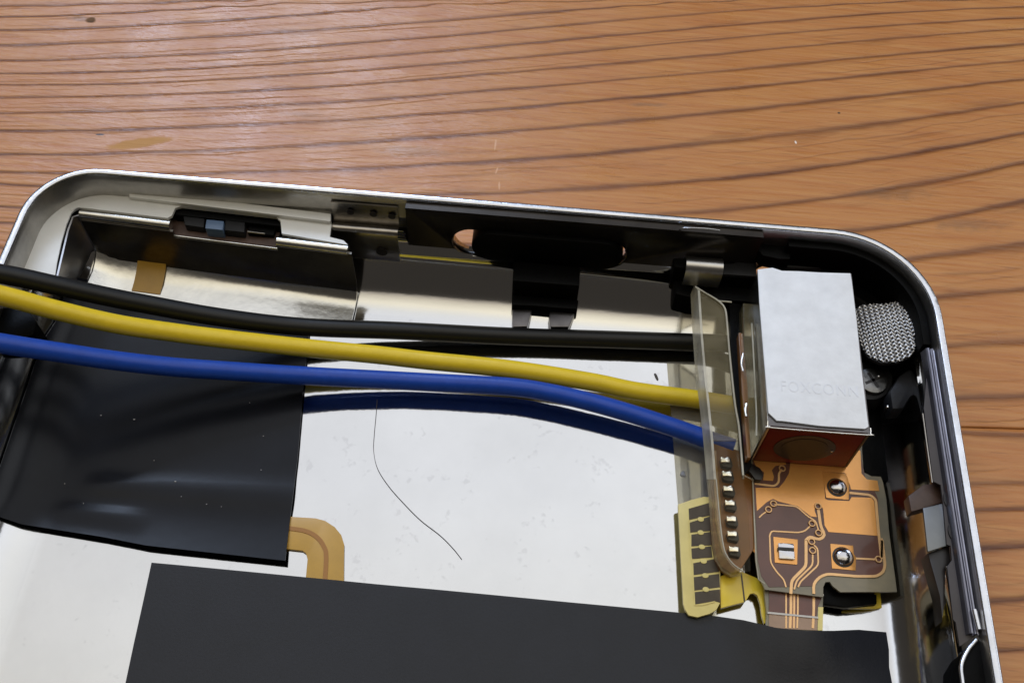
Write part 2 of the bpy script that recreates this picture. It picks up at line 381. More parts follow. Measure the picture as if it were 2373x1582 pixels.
        return mr.outputs[0]
    knot = spot(209, 47, .62, .50, (.03,.018,.010), .97)
    spot(190, 44, 1.6, .5, (.26,.13,.05), .6)
    spot(232, 312, .45, .12, (.03,.02,.015), .95, .1, .4, .3)
    tan = spot(322, 332, 2.9, .62, (.55,.30,.10), .75, .30, .4, .35)
    spot(1148, 335, .10, .75, (.75,.42,.22), .8, .0, .5, .25)
    spot(1151, 395, .09, .45, (.75,.42,.22), .7, -.15, .5, .25)
    spot(1157, 430, .10, .55, (.75,.42,.22), .75, .1, .5, .25)
    spot(1844, 330, .10, .22, (.95,.85,.75), .95, .2, .4, .2)
    spot(1944, 262, .16, .14, (.04,.02,.01), .9, .2, .5, .3)
    spot(700, 266, 2.8, .5, (.30,.16,.085), .35, .05, .8, .6)
    spot(950, 350, 4.5, .8, (.36,.19,.09), .45, .03, .8, .6)
    spot(1500, 243, 2.5, .35, (.22,.13,.075), .5, .1, .8, .5)
    spot(2060, 450, 5, .9, (.22,.12,.06), .45, .12, .9, .6)
    spot(2240, 520, 4, 1.0, (.24,.13,.065), .5, .1, .9, .6)
    L.new(cur, b.inputs['Base Color'])
    rn = nd('ShaderNodeTexNoise'); rn.inputs['Scale'].default_value = 2.4; rn.inputs['Detail'].default_value = 7; L.new(tc.outputs['Object'], rn.inputs['Vector'])
    mr = nd('ShaderNodeMapRange'); mr.inputs[1].default_value = .3; mr.inputs[2].default_value = .7; mr.inputs[3].default_value = .26; mr.inputs[4].default_value = .42
    L.new(rn.outputs[0], mr.inputs[0]); L.new(mth('ADD', mr.outputs[0], mth('MULTIPLY', mth('MAXIMUM', tan, knot), .5)), b.inputs['Roughness'])
    b.inputs['Specular IOR Level'].default_value = .46
    pore = nz(7, 40, 1., 4., sp.outputs[1])
    hgt = mth('ADD', mth('MULTIPLY_ADD', pore, 1.1, mth('MULTIPLY', dark, -1.4)), mth('ADD', mth('MULTIPLY', fib, .9), mth('MULTIPLY', fine, .5)))
    bp = nd('ShaderNodeBump'); bp.inputs['Strength'].default_value = .4; bp.inputs['Distance'].default_value = .010
    L.new(hgt, bp.inputs['Height']); L.new(bp.outputs[0], b.inputs['Normal'])
    return m
M_WOOD = wood_material()
M_WOODE = mat('worn_board_edge', (.62,.36,.20), .5, var=.3, vscale=12)
table = empty('wooden_table', (0,0,0), 'varnished pine table top with dark grain lines under the metal case', 'table')
def plank(field, side):
    xs = np.arange(-90, 165, 1.0); ny = 150 if side > 0 else 110
    far = 120 if side > 0 else -170
    V, Fs = [], []
    for x in xs:
        y0 = sa*x+sb+side*.025; ys, lv = field(x)
        t = np.linspace(0, 1, ny); yy = y0+(far-y0)*t**1.35
        F = np.interp(yy, ys, lv.astype(float))
        for y, f in zip(yy, F):
            e = max(0., 1-abs(y-y0)/.14)
            V.append((x*S, y*S, (ZT-.05*e*e)*S)); Fs.append(f)
    nx = len(xs); n0 = nx*ny
    faces = [(i*ny+j, (i+1)*ny+j, (i+1)*ny+j+1, i*ny+j+1) for i in range(nx-1) for j in range(ny-1)]
    # thickness: bottom skirt
    rim = [i*ny for i in range(nx)]+[(nx-1)*ny+j for j in range(1, ny)]+[i*ny+ny-1 for i in range(nx-2, -1, -1)]+[j for j in range(ny-2, 0, -1)]
    bot = []
    for r in rim:
        v = V[r]; bot.append(len(V)); V.append((v[0], v[1], -1.9)); Fs.append(Fs[r])
    n = len(rim)
    for i in range(n): faces.append((rim[i], bot[i], bot[(i+1)%n], rim[(i+1)%n]))
    faces.append(tuple(bot))
    if side < 0: faces = [f[::-1] for f in faces]
    me = bpy.data.meshes.new('plank'); me.from_pydata(V, [], faces)
    a = me.attributes.new('grain', 'FLOAT', 'POINT'); a.data.foreach_set('value', np.array(Fs, dtype=np.float32))
    me.update()
    for p in me.polygons[:(nx-1)*(ny-1)]: p.use_smooth = True
    return link('plank', me, M_WOOD, table)
p1 = plank(grain_field(GL, 60, 14), 1)
p2 = plank(grain_field(GL2, 6, 34), -1)

# ------------------------------------------------------------------ the metal case
case = empty('metal_case', (0,0,0), 'open back shell of a music player, polished steel with rounded corners', 'metal case')
def loop_pts(d, seg=14):
    out = []
    cs = [(0, 0, 4.5, 90), (WW, 0, 6.6, 0), (WW, -LEN, 6, -90), (0, -LEN, 6, -180)]
    for cx, cy, r, a0 in cs:
        ri = max(r-d, 1.6); sx = 1 if cx == 0 else -1; sy = -1 if cy == 0 else 1
        ox, oy = cx+sx*(d+ri), cy+sy*(d+ri)
        for k in range(seg+1):
            a = math.radians(a0+90*(1-k/seg)); out.append((ox+ri*math.cos(a), oy+ri*math.sin(a)))
    return out
prof = [(5,-.6),(3.6,-.42),(2.2,.15),(1.1,1.2),(.4,2.7),(.08,4.4),(0,5.6),(0,7.62),(.05,7.86),(.15,7.98),(.26,8.0),(.40,8.0),(.47,7.95),(.52,7.8),(.56,7.4),(.60,5.15),(.66,5.0),(.94,4.95),(1.0,4.8)]
for k in range(0, 15):
    a = math.radians(90*k/14); prof.append((1.0+RF*(1-math.cos(a)), RF-RF*math.sin(a)))
bm = bmesh.new(); rings = [[bm.verts.new((x, y, z)) for x, y in loop_pts(d)] for d, z in prof]
n = len(rings[0])
for a, b in zip(rings, rings[1:]):
    for i in range(n): bm.faces.new((a[i], a[(i+1)%n], b[(i+1)%n], b[i]))
bm.faces.new(rings[0]); bm.faces.new(rings[-1][::-1])
shell = finish(bm, 'shell', M_STEEL, case, 40)
shell.data.materials.append(M_BAND); shell.data.materials.append(mat('stamped_steel', (.63,.63,.63), .11, 1., var=.10, vscale=.9, rvar=.03, bump=.06, bscale=7, stretch=(.4,1,1)))
for p in shell.data.polygons:
    c_ = p.center/S
    if c_.z > 4.9 and inset(c_.x, c_.y) > .45 and abs(p.normal.z) < .6: p.material_index = 1
    elif .02 < c_.z < 4.9 and inset(c_.x, c_.y) > .9: p.material_index = 2
def cut(obj, cutters):
    for c in cutters:
        md = obj.modifiers.new('b', 'BOOLEAN'); md.operation = 'DIFFERENCE'; md.solver = 'EXACT'; md.object = c
    dg = bpy.context.evaluated_depsgraph_get(); me = bpy.data.meshes.new_from_object(obj.evaluated_get(dg))
    obj.modifiers.clear(); obj.data = me
    for c in cutters: bpy.data.objects.remove(c)
def pill_pts(xc, zc, hw, hh, y, seg=14):
    P = []
    for s in (1, -1):
        for k in range(seg+1):
            a = math.radians(-90+180*k/seg) if s > 0 else math.radians(90+180*k/seg)
            P.append(Vector((xc+s*(hw-hh)+hh*math.cos(a), y, zc+hh*math.sin(a))))
    return P
def pill(name, xc, zc, hw, hh, y0, y1, m, parent=None, bevel=0.):
    bm = bmesh.new(); a = [bm.verts.new(p) for p in pill_pts(xc, zc, hw, hh, y0)]; b = [bm.verts.new(p) for p in pill_pts(xc, zc, hw, hh, y1)]
    bm.faces.new(a); bm.faces.new(b[::-1]); k = len(a)
    for i in range(k): bm.faces.new((a[i], b[i], b[(i+1)%k], a[(i+1)%k]))
    return finish(bm, name, m, parent, 35, bevel)
def wall_pt(u, v, yw=-0.6):              # picture point on the vertical plane y = yw
    d = RM @ np.array([(u-W/2)/FPX, -(v-H/2)/FPX, -1.0]); t = (yw-CAM[1])/d[1]; return Vector(CAM+d*t)
sl, sr = wall_pt(1050, 552), wall_pt(1452, 577)
st_, sb_ = wall_pt(1250, 517), wall_pt(1250, 612)
sx0, sx1 = sl.x, sr.x; szc = (st_.z+sb_.z)/2-.1; shh = (st_.z-sb_.z)/2
xs0, xs1 = wall_pt(944, 500).x, wall_pt(1760, 560).x
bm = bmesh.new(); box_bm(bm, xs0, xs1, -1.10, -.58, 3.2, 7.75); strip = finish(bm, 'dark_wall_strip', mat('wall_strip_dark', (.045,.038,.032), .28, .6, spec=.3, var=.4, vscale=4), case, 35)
slot_c = lambda: pill('c', (sx0+sx1)/2, szc+.30, (sx1-sx0)/2, 1.48, 3, -1.3, None)
hole_c = lambda: pill('c', wall_pt(1797, 640).x, wall_pt(1797, 640).z+.1, 2.0, 1.99, 3, -1.5, None)
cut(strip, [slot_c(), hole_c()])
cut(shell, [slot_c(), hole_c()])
bm = bmesh.new(); pp = pill_pts((sx0+sx1)/2, szc+.30, (sx1-sx0)/2, 1.48, -1.13, 14)
tube_bm(bm, [pp[k] for k in range(20, 30)], .05, 6); finish(bm, 'slot_highlight', M_CLIP, case, 60); bm = bmesh.new(); tube_bm(bm, [pp[0]+(pp[29]-pp[0])*.3]+[pp[k] for k in range(0, 10)], .05, 6); finish(bm, 'slot_highlight', M_CLIP, case, 60)  # thin bright tubes laid in as the highlight on the slot's lower edge
# rim cap of polished metal
bm = bmesh.new()
rp_ = [(-.03,7.2),(-.03,7.75),(0,7.93),(.06,8.01),(.14,8.03),(.42,8.03),(.49,7.97),(.508,7.85),(.508,7.7)]
rings = [[bm.verts.new((x, y, z)) for x, y in loop_pts(d)] for d, z in rp_]
for a, b in zip(rings+[rings[0]][:0], rings[1:]):
    for i in range(n): bm.faces.new((a[i], a[(i+1)%n], b[(i+1)%n], b[i]))
for i in range(n): bm.faces.new((rings[-1][i], rings[-1][(i+1)%n], rings[0][(i+1)%n], rings[0][i]))
for v in bm.verts:                        # small dents along the edge
    pass
finish(bm, 'rim', M_CHROME, case, 50)

# --- switch bracket (upper left)
Z2 = zt(150, 400, 3.36)
zp = 5.8
yb = lambda u, v, z=zp: A(u, v, z)
br = bpy.data.objects.new('switch_bracket', None); C.objects.link(br); br.parent = case
# plate with a window notch, following the corner
outer = [(150,470),(175,454),(215,447),(299,452),(500,470),(766,497),(768,520),(764,549),(796,557),(806,567)]
front = [(677,545),(653,541),(650,512),(640,503),(420,478),(406,482),(398,500),(388,505),(183,480),(165,488)]
bm = bmesh.new(); P = [A(u, v, zp) for u, v in outer+front]
prism_bm(bm, P, zp-.22); finish(bm, 'bracket_plate', M_PLATE, br, 35)
# curved corner pan: sheet between wall band and bracket, down the left side
top = [(300,445),(240,446),(190,451),(150,466),(112,492),(80,530),(58,575),(47,612),(40,650)]
bot = [(300,494),(240,487),(200,482),(178,481),(165,494),(154,520),(142,562),(132,608),(126,650)]
zt_ = [5.82]*9; zb_ = [5.8,5.8,5.8,5.78,5.72,5.66,5.6,5.5,5.4]
g = []
for t in range(7):
    k = t/6; g.append([A(a[0]+(b[0]-a[0])*k, a[1]+(b[1]-a[1])*k, za+(zb-za)*k) for a, b, za, zb in zip(top, bot, zt_, zb_)])
bm = bmesh.new(); sheet_bm(bm, g[::-1], .15); finish(bm, 'corner_pan', M_PLATE, br, 40)
# lip strip
bm = bmesh.new(); prism_bm(bm, [A(u, v, 6.15) for u, v in ((299,439),(767,495),(766,513),(299,456))], 5.8)
finish(bm, 'lip_strip', M_PLATE, br, 35, .06)
# rolled front edges
def roll(uvL, uvR, r, z):
    a, b = A(*uvL, z), A(*uvR, z); bm = bmesh.new()
    tube_bm(bm, [a+(b-a)*k/8 for k in range(9)], r, 16); return bm
finish(roll((188,496), (396,522), .36, 5.46), 'rolled_edge', M_BRACKET, br, 60)
finish(roll((643,560), (807,580), .36, 5.46), 'rolled_edge', M_BRACKET, br, 60)
# front face: down from the roll, curving into the foot
fl, fr_ = A(190, 507, 5.3), A(822, 586, 5.3)
ax = (fr_-fl).normalized(); nn = Vector((ax.y, -ax.x, 0))
FACE_ROWS = [(0, 3.4), (0, 2.0), (.06, 1.5), (.22, 1.0)]; FOOT_ROWS = [(.22, 1.0), (.5, .62), (.9, .38), (1.6, .25), (3.2, .20)]
def face_grid(s0, s1, rows, m=10):
    g = []
    for d, z in rows:
        row = [fl+ax*(s0+(s1-s0)*k/m)+nn*(d)+Vector((0,0,z-5.3)) for k in range(m+1)]
        for q in row: q.z = max(q.z, shell_h(q.x, q.y)+.22)
        g.append(row)
    return g
Ls = (fr_-fl).length
xs_ = lambda u, v: (A(u, v, 5.3)-fl).dot(ax)
wl, wr_ = xs_(399, 540), xs_(640, 570)
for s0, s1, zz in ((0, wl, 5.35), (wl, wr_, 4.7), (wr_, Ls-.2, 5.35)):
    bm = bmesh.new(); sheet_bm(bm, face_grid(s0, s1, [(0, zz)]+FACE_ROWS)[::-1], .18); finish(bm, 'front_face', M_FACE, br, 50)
bm = bmesh.new(); sheet_bm(bm, face_grid(0, Ls-.2, FOOT_ROWS, 24)[::-1], .18); finish(bm, 'foot_plate', M_BRACKET, br, 50)
bm = bmesh.new(); a = fl+ax*wl+Vector((0,0,-.58)); b = fl+ax*wr_+Vector((0,0,-.58)); tube_bm(bm, [a+nn*.05, b+nn*.05], .09, 8)
finish(bm, 'notch_edge', M_BRACKET, br, 60)
# flared left end of the bracket
tp = [A(190,507,5.3), A(182,497,5.5), A(167,502,5.6), A(155,535,5.5), A(142,590,5.45), A(128,650,5.35)]
bt = [A(240,606,.4), A(232,606,.4), A(222,612,.4), A(208,628,.4), A(190,655,.4), A(178,690,.4)]
g = [[a+(b-a)*k/5+Vector((0,0,0)) for a, b in zip(tp, bt)] for k in range(6)]
bm = bmesh.new(); sheet_bm(bm, g, .12); finish(bm, 'flared_end', mat('bracket_side', (.42,.42,.44), .36, 1., var=.1), br, 50)

# --- spring clips on the top wall
def wall_clip(u0, u1, name, m, zs, d0=.75, lower=2.3, R=.40, upper=True):
    x0, x1 = wall_pt(u0, 560, -1.5).x, wall_pt(u1, 570, -1.5).x
    pr = [(d0,7.3),(d0+.05,6.2),(d0+.1,5.75)] if upper else []
    for k in range(9):
        a = math.radians(180-k*20); pr.append((d0+.22+R*(1+math.cos(a)), zs+R*math.sin(a)))
    pr += [(d0+.22+2*R, zs-.5), (d0+.2+2*R, lower+.3), (d0+.18+2*R, lower)]
    bm = bmesh.new()
    g = [[Vector((x0+(x1-x0)*t/4, -d, z)) for t in range(5)] for d, z in pr]
    sheet_bm(bm, g, .12); return finish(bm, name, m, case, 60), x0, x1
c1, cx0, cx1 = wall_clip(776, 925, 'spring_clip', M_CLIP, 5.2)
bm = bmesh.new()
for t in range(12): pass
hc = A(885, 583, 0); hp = wall_pt(885, 583, -1.85)
bmesh.ops.create_cone(bm, cap_ends=True, segments=20, radius1=.42, radius2=.42, depth=.1, matrix=Matrix.Translation(hp) @ Matrix.Rotation(math.pi/2, 4, 'X'))
finish(bm, 'clip_hole', M_HOLE, c1)
for u, v in ((812, 492), (865, 497), (908, 502)):
    bm = bmesh.new(); hp = wall_pt(u, v, -.93)
    bmesh.ops.create_cone(bm, cap_ends=True, segments=16, radius1=.27, radius2=.27, depth=.03, matrix=Matrix.Translation(hp) @ Matrix.Rotation(math.pi/2, 4, 'X'))
    finish(bm, 'clip_hole', M_HOLE, c1)
c2, _, _ = wall_clip(1600, 1686, 'spring_clip', mat('clip_nickel', (.55,.54,.53), .3, 1., var=.15, vscale=9), 4.9, d0=1.0, lower=3.6, R=.72, upper=False)
bm = bmesh.new(); tube_bm(bm, catmull([wall_pt(1574,531,-1.0), wall_pt(1590,528,-1.05), wall_pt(1640,530,-1.05), wall_pt(1668,534,-1.0)], 4), .05, 6)
finish(bm, 'clip_highlight', M_CHROME, c2, 60)  # bright tube put in as the highlight line above the clip

# --- rail along the right wall
def rail_pts(d, v0=805, v1=1462):
    a = A(2150, v0, 7.5); b = A(2262, v1, 7.5)
    return Vector((WW-d, a.y, 0)), Vector((WW-d, b.y, 0))
y_a, y_b = A(2158, 805, 7.5).y, A(2262, 1466, 7.5).y
def rail(name, prof, m, ya=y_a, yb_=y_b, th=.12):
    g = [[Vector((WW-d, ya+(yb_-ya)*k/12, z)) for k in range(13)] for d, z in prof]
    bm = bmesh.new(); sheet_bm(bm, g, th); return finish(bm, name, m, case, 30)
rail('side_rail', [(.58,7.2),(.70,7.15),(.74,7.40),(.81,7.42),(.85,7.1),(.93,7.1),(.97,7.42),(1.08,7.44),(1.16,7.36),(1.22,7.05),(1.30,6.8)], M_RAIL)
prism('rail_plate', [(2157,807),(2176,916),(2193,1033),(2208,1121),(2215,1150),(2233,1267),(2256,1409),(2262,1459),(2259,1474),(2224,1497),(2215,1441),(2209,1435),(2195,1312),(2206,1297),(2203,1264),(2194,1261),(2186,1167),(2180,1123),(2163,1115),(2152,1033),(2141,945),(2149,851)], 7.0, 6.85, mat('rail_plate_dark', (.060,.052,.052), .40, .4, var=.3, vscale=3), case, .03)
bm = bmesh.new(); tube_bm(bm, [A(2138,958,6.9), A(2149,1040,6.9), A(2160,1118,6.9)], .05, 6); finish(bm, 'plate_edge', M_CLIP, case)
bm = bmesh.new(); tube_bm(bm, [A(2193,1312,6.8), A(2203,1370,6.8), A(2222,1490,6.8)], .05, 6); finish(bm, 'plate_edge', M_CLIP, case)
# right wall clip
side = prism('side_clip', [(2139,1176),(2185,1165),(2194,1264),(2150,1278)], 6.95, 6.75, mat('clip_dull', (.19,.20,.21), .4, 1., var=.15), case, .08)
prism('clip_block', [(2105,1148),(2140,1122),(2178,1118),(2188,1162),(2139,1178),(2112,1185)], 6.3, 5.4, M_BROWNPL, case, .1)
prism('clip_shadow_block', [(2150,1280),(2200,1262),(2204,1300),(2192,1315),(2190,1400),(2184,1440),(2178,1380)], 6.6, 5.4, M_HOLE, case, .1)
for u, v in ((2195,1157),(2206,1231)):
    bm = bmesh.new(); p = A(u, v, 7.04)
    bmesh.ops.create_cone(bm, cap_ends=True, segments=20, radius1=.5, radius2=.5, depth=.12, matrix=Matrix.Translation(p) @ Matrix.Diagonal((.45,1,1,1)))
    finish(bm, 'rivet_hole', M_HOLE, case)
# black recess at the lower end of the rail, with its bright edge
prism('recess_block', [(2258,1490),(2285,1462),(2300,1520),(2318,1640),(2242,1660),(2232,1580),(2234,1530)], 7.1, 4.0, M_BLACK, case, .15)
bm = bmesh.new(); tube_bm(bm, catmull([A(2262,1482,7.15), A(2243,1505,7.15), A(2228,1540,7.15), A(2230,1575,7.15), A(2240,1640,7.15)], 6), .13, 8)
finish(bm, 'recess_edge', M_CHROME, case, 60)
bm = bmesh.new(); tube_bm(bm, [A(2258,1412,7.55), A(2269,1458,7.55)], .16, 8); finish(bm, 'rail_tip', M_CHROME, case, 60)
# black block added where the left wall itself only falls dark
prism('added_dark_block', [(-60,705),(20,712),(70,725),(84,745),(78,775),(20,790),(-60,792)], 6.2, 4.0, M_BLACK, case, .12)

# ------------------------------------------------------------------ hold switch in the bracket window
sw = empty('hold_switch', (0,0,0), 'small black slide switch with blue grey lever inside the bracket window', 'switch')
prism('switch_base', [(400,488),(652,522),(642,572),(398,543)], 4.75, 2.20, M_BROWNPL, sw)
prism('switch_wall', [(404,480),(652,508),(652,524),(404,497)], 5.50, 2.70, M_BLACK, sw, .05)
prism('switch_block', [(424,499),(474,505),(472,527),(428,521)], 5.40, 4.60, M_GREYPL, sw, .08)
prism('lever', [(478,508),(519,512),(516,533),(475,529)], 5.65, 4.60, M_LEVER, sw, .08)
prism('switch_block', [(522,507),(568,513),(566,538),(520,533)], 5.45, 4.60, M_GREYPL, sw, .08)
prism('switch_block', [(576,516),(640,527),(634,545),(574,540)], 5.10, 4.60, M_BLACK, sw, .08)
bm = bmesh.new(); tube_bm(bm, [A(574,537,5.2), A(614,542,5.2)], .06, 6); finish(bm, 'contact', M_CLIP, sw)

# ------------------------------------------------------------------ black slider in the oval slot
sd = empty('slot_slider', (0,0,0), 'black oval plastic button filling the long slot in the top wall', 'button')
b0, b1 = wall_pt(1093, 555, -1.2), wall_pt(1447, 575, -1.2)
pill('button', (b0.x+b1.x)/2, szc+.32, (b1.x-b0.x)/2, 1.55, .15, -1.45, M_BLACK, sd, .12)
prism('step', [(1215,512),(1325,524),(1328,540),(1213,528)], 6.2, 5.2, M_GREYPL, sd, .1)
# stem following the shell down to two feet
def patch(name, cl, cr, nseg, off, th, m, parent, smooth=50, nj=5):
    """sheet between two polylines of picture points, laid on the shell surface"""
    def samp(L, t):
        k = t*(len(L)-1); i = min(int(k), len(L)-2); f = k-i
        return (L[i][0]*(1-f)+L[i+1][0]*f, L[i][1]*(1-f)+L[i+1][1]*f)
    g = []
    for i in range(nseg+1):
        a, b = samp(cl, i/nseg), samp(cr, i/nseg)
        row = []
        for j in range(nj+1):
            k = j/nj; o = off(i/nseg, k) if callable(off) else off
            row.append(on_shell(a[0]*(1-k)+b[0]*k, a[1]*(1-k)+b[1]*k, o))
        g.append(row)
    bm = bmesh.new(); sheet_bm(bm, g, th if (g[-1][0]-g[0][0]).cross(g[0][-1]-g[0][0]).z > 0 else -th)
    return finish(bm, name, m, parent, smooth)
prism('stem', [(1190,604),(1345,618),(1343,662),(1188,650)], 3.3, .5, M_BLACK, sd, .15)
prism('foot', [(1186,690),(1240,694),(1232,722),(1222,756),(1188,757)], 1.0, .25, M_DARKMETAL, sd, .12)
prism('foot', [(1282,697),(1340,700),(1334,722),(1318,757),(1276,757),(1272,730)], 1.0, .25, M_DARKMETAL, sd, .12)
prism('stem_bridge', [(1187,683),(1341,695),(1338,716),(1280,712),(1238,708),(1186,706)], 1.6, .4, M_BLACK, sd, .1)

# ------------------------------------------------------------------ black corner housing (right)
ho = empty('corner_housing', (0,0,0), 'black moulded plastic housing lining the right corner of the case', 'plastic housing')
prism('clip_block', [(1558,606),(1700,622),(1752,632),(1756,700),(1605,690),(1565,680)], 3.0, .8, M_BLACK, ho, .2)
prism('upper_block', [(1556,545),(1752,562),(1752,640),(1700,634),(1562,618)], 4.6, .8, M_BLACK, ho, .2)
prism('housing_rib', [(1745,526),(1832,538),(1832,600),(1806,600),(1768,592),(1745,566)], 6.3, 5.05, M_BLACK, ho, .1)
prism('ledge', [(1590,612),(1700,610),(1752,575),(1754,640),(1600,630)], 4.75, 4.4, M_GREYPL, ho, .12)
prism('clip_frame', [(1560,512),(1745,528),(1752,560),(1560,548)], 6.3, 3.0, M_BLACK, ho, .2)
# liner along wall and round the corner: built on the wall with inset
def liner(name, y_from_x, y_end, d0, d1, z0, z1, m):
    outer = [p for p in loop_pts(d0, 20)]; inner = [p for p in loop_pts(d1, 20)]
    idx = [i for i, p in enumerate(outer[21:42])]
    o_ = [(y_from_x, -d0)]+outer[21:42]+[(WW-d0, y_end)]; i_ = [(y_from_x, -d1)]+inner[21:42]+[(WW-d1, y_end)]
    bm = bmesh.new(); R = []
    for (a, b), (c, d) in zip(o_, i_):
        R.append([bm.verts.new(q) for q in ((a,b,z1),(c,d,z1),(c,d,z0),(a,b,z0))])
    for p, q in zip(R, R[1:]):
        for k in range(4): bm.faces.new((p[k], p[(k+1)%4], q[(k+1)%4], q[k]))
    bm.faces.new(R[0][::-1]); bm.faces.new(R[-1])
    return finish(bm, name, m, ho, 40, .08)
x_l = wall_pt(1830, 560, -1).x
liner('wall_liner', x_l, A(2150, 800, 7).y, .64, 1.15, 4.2, 7.1, M_BLACK)
liner('wall_liner', x_l, A(2150, 800, 5).y, .9, 2.1, .9, 3.2, M_BLACK)
prism('floor_plate', [(1740,690),(1990,640),(2140,650),(2160,700),(2185,860),(2190,960),(2110,1010),(2060,1115),(2010,1110),(1990,1040),(1740,1050)], 1.35, .5, M_BLACK, ho, .1)
prism('grey_block', [(1808,562),(1895,568),(1908,622),(1820,620)], 5.0, 2.0, M_GREYPL, ho, .25)
prism('arm', [(2062,905),(2085,868),(2130,838),(2152,806),(2172,812),(2180,850),(2150,898),(2112,918),(2095,946),(2068,948)], 4.2, 2.6, M_GREYPL, ho, .3)
prism('arm_tip', [(2054,942),(2066,926),(2074,944),(2070,948)], 3.6, 2.8, M_PIN, ho, .08)
prism('screw_boss', [(2020+50*math.cos(a*math.pi/12), 880+46*math.sin(a*math.pi/12)) for a in range(24)], 3.1, .8, M_GREYPL, ho, .15)
# side bay wall

sc = empty('screw', (0,0,0), 'small dark cross head screw beside the white topped jack', 'screw')
def disc(name, u, v, z, zl, r, m, parent, bevel=.05, sx=1.):
    p = A(u, v, z); bm = bmesh.new()
    prism_bm(bm, [Vector((p.x+r*sx*math.cos(a*math.pi/14), p.y+r*math.sin(a*math.pi/14), z)) for a in range(28)], zl)
    return finish(bm, name, m, parent, 40, bevel)
disc('screw_head', 2024, 880, 3.45, 1.6, 1.0, M_SCREW, sc, .2)
for rot in (.5, .5+math.pi/2):
    p = A(2024, 880, 3.47); bm = bmesh.new()
    dx = Vector((math.cos(rot), math.sin(rot), 0)); ribbon_bm(bm, [p-dx*.62, p+dx*.62], .2, .08); finish(bm, 'screw_slot', M_HOLE, sc, 0)
bm = bmesh.new(); p = A(2036, 872, 3.5); bmesh.ops.create_icosphere(bm, subdivisions=1, radius=.13, matrix=Matrix.Translation(p)); finish(bm, 'screw_burr', M_PIN, sc, 60)

# ------------------------------------------------------------------ woven mesh
ms = empty('mesh_grille', (0,0,0), 'grey woven metal mesh set in the black corner housing', 'mesh')
poly = [(1976,722),(1992,712),(2020,708),(2050,708),(2082,701),(2106,694),(2114,720),(2120,760),(2123,804),(2112,823),(2084,836),(2045,838),(2012,826),(1996,803),(1982,770)]
MP = [A(u, v, 4.0+2.0*(u-1990)/132) for u, v in poly]
mx0, mx1 = MP[0].x, max(p.x for p in MP)
mz = lambda x: 4.0+2.0*(x-mx0)/(mx1-mx0)
for p in MP: p.z = mz(p.x)-.09
bm = bmesh.new(); prism_bm(bm, MP, lambda p: p.z-.3); finish(bm, 'backing', M_HOLE, ms)
def inside(p):
    c = False; k = len(MP)
    for i in range(k):
        a, b = MP[i], MP[(i+1)%k]
        if (a.y > p.y) != (b.y > p.y) and p.x < (b.x-a.x)*(p.y-a.y)/(b.y-a.y)+a.x: c = not c
    return c
cen = sum(MP, Vector())/len(MP); M_MESH = mat('mesh_wire', (.74,.72,.70), .35, .8, var=.2, vscale=9)
bm = bmesh.new(); pitch = .215
for fam, ang in ((0, math.radians(52)), (1, math.radians(-42))):
    d = Vector((math.cos(ang), math.sin(ang), 0)); s = Vector((-d.y, d.x, 0))
    for i in range(-17, 18):
        run = []
        for k in range(-60, 61):
            p = cen+s*i*pitch+d*k*.085
            if inside(p):
                q = p.copy(); q.z = mz(p.x)+.05*math.sin(k*.085/pitch*math.pi+(i+fam)*math.pi); run.append(q)
            elif len(run) > 2: tube_bm(bm, run, .07, 5); run = []
            else: run = []
        if len(run) > 2: tube_bm(bm, run, .07, 5)
w = finish(bm, 'woven_wires', M_MESH, ms, 80); w['kind'] = 'stuff'

# ------------------------------------------------------------------ headphone jack
jk = empty('headphone_jack', (0,0,0), 'boxy audio jack with white label on top and dark red end', 'audio jack')
ZJ, ZB = 6.55, 1.75
tl, tr_, br2, bl = A(1757,627,ZJ), A(1973,634,ZJ), A(2017,1006,ZJ), A(1780,988,ZJ)
def quad_prism(name, P, z1, z0, m, parent, bevel=0.):
    bm = bmesh.new(); prism_bm(bm, [Vector((p.x, p.y, z1)) for p in P], z0); return finish(bm, name, m, parent, 35, bevel)
ex = (br2-bl).normalized(); ey = (tl-bl).normalized()
fill = lambda p, a, b: p+ex*a+ey*b
quad_prism('body', [fill(tl,.15,0), fill(tr_,-.15,0), fill(br2,-.18,.0), fill(bl,.18,.0)], ZJ-.15, ZB, M_RED, jk, .05)
quad_prism('top_plate', [tl, tr_, fill(br2,-.02,.08), fill(bl,.02,.08)], ZJ, ZJ-.15, M_DARKMETAL, jk)
quad_prism('side_plate', [tl, fill(tl,.14,0), fill(bl,.14,.02), fill(bl,0,.02)], ZJ-.02, ZB, M_BRACKET, jk)
quad_prism('side_plate', [fill(tr_,-.14,0), tr_, fill(br2,0,.02), fill(br2,-.14,.02)], ZJ-.02, ZB, M_DARKMETAL, jk)
bm = bmesh.new()
tube_bm(bm, catmull([fill(bl,-.02,.35)+Vector((0,0,.06)), fill(bl,0,.05)+Vector((0,0,-.02)), fill(bl,.35,-.06), fill(br2,-.35,-.06), fill(br2,0,.05), fill(br2,.02,.4)+Vector((0,0,.06))], 5), .055, 8)
finish(bm, 'metal_edge', M_PIN, jk, 60)
bm = bmesh.new(); tube_bm(bm, [fill(bl,-.03,-.03)+Vector((0,0,-.1)), fill(bl,-.03,-.03)+Vector((0,0,ZB-ZJ+.1))], .09, 8); finish(bm, 'side_edge', M_CLIP, jk, 60)
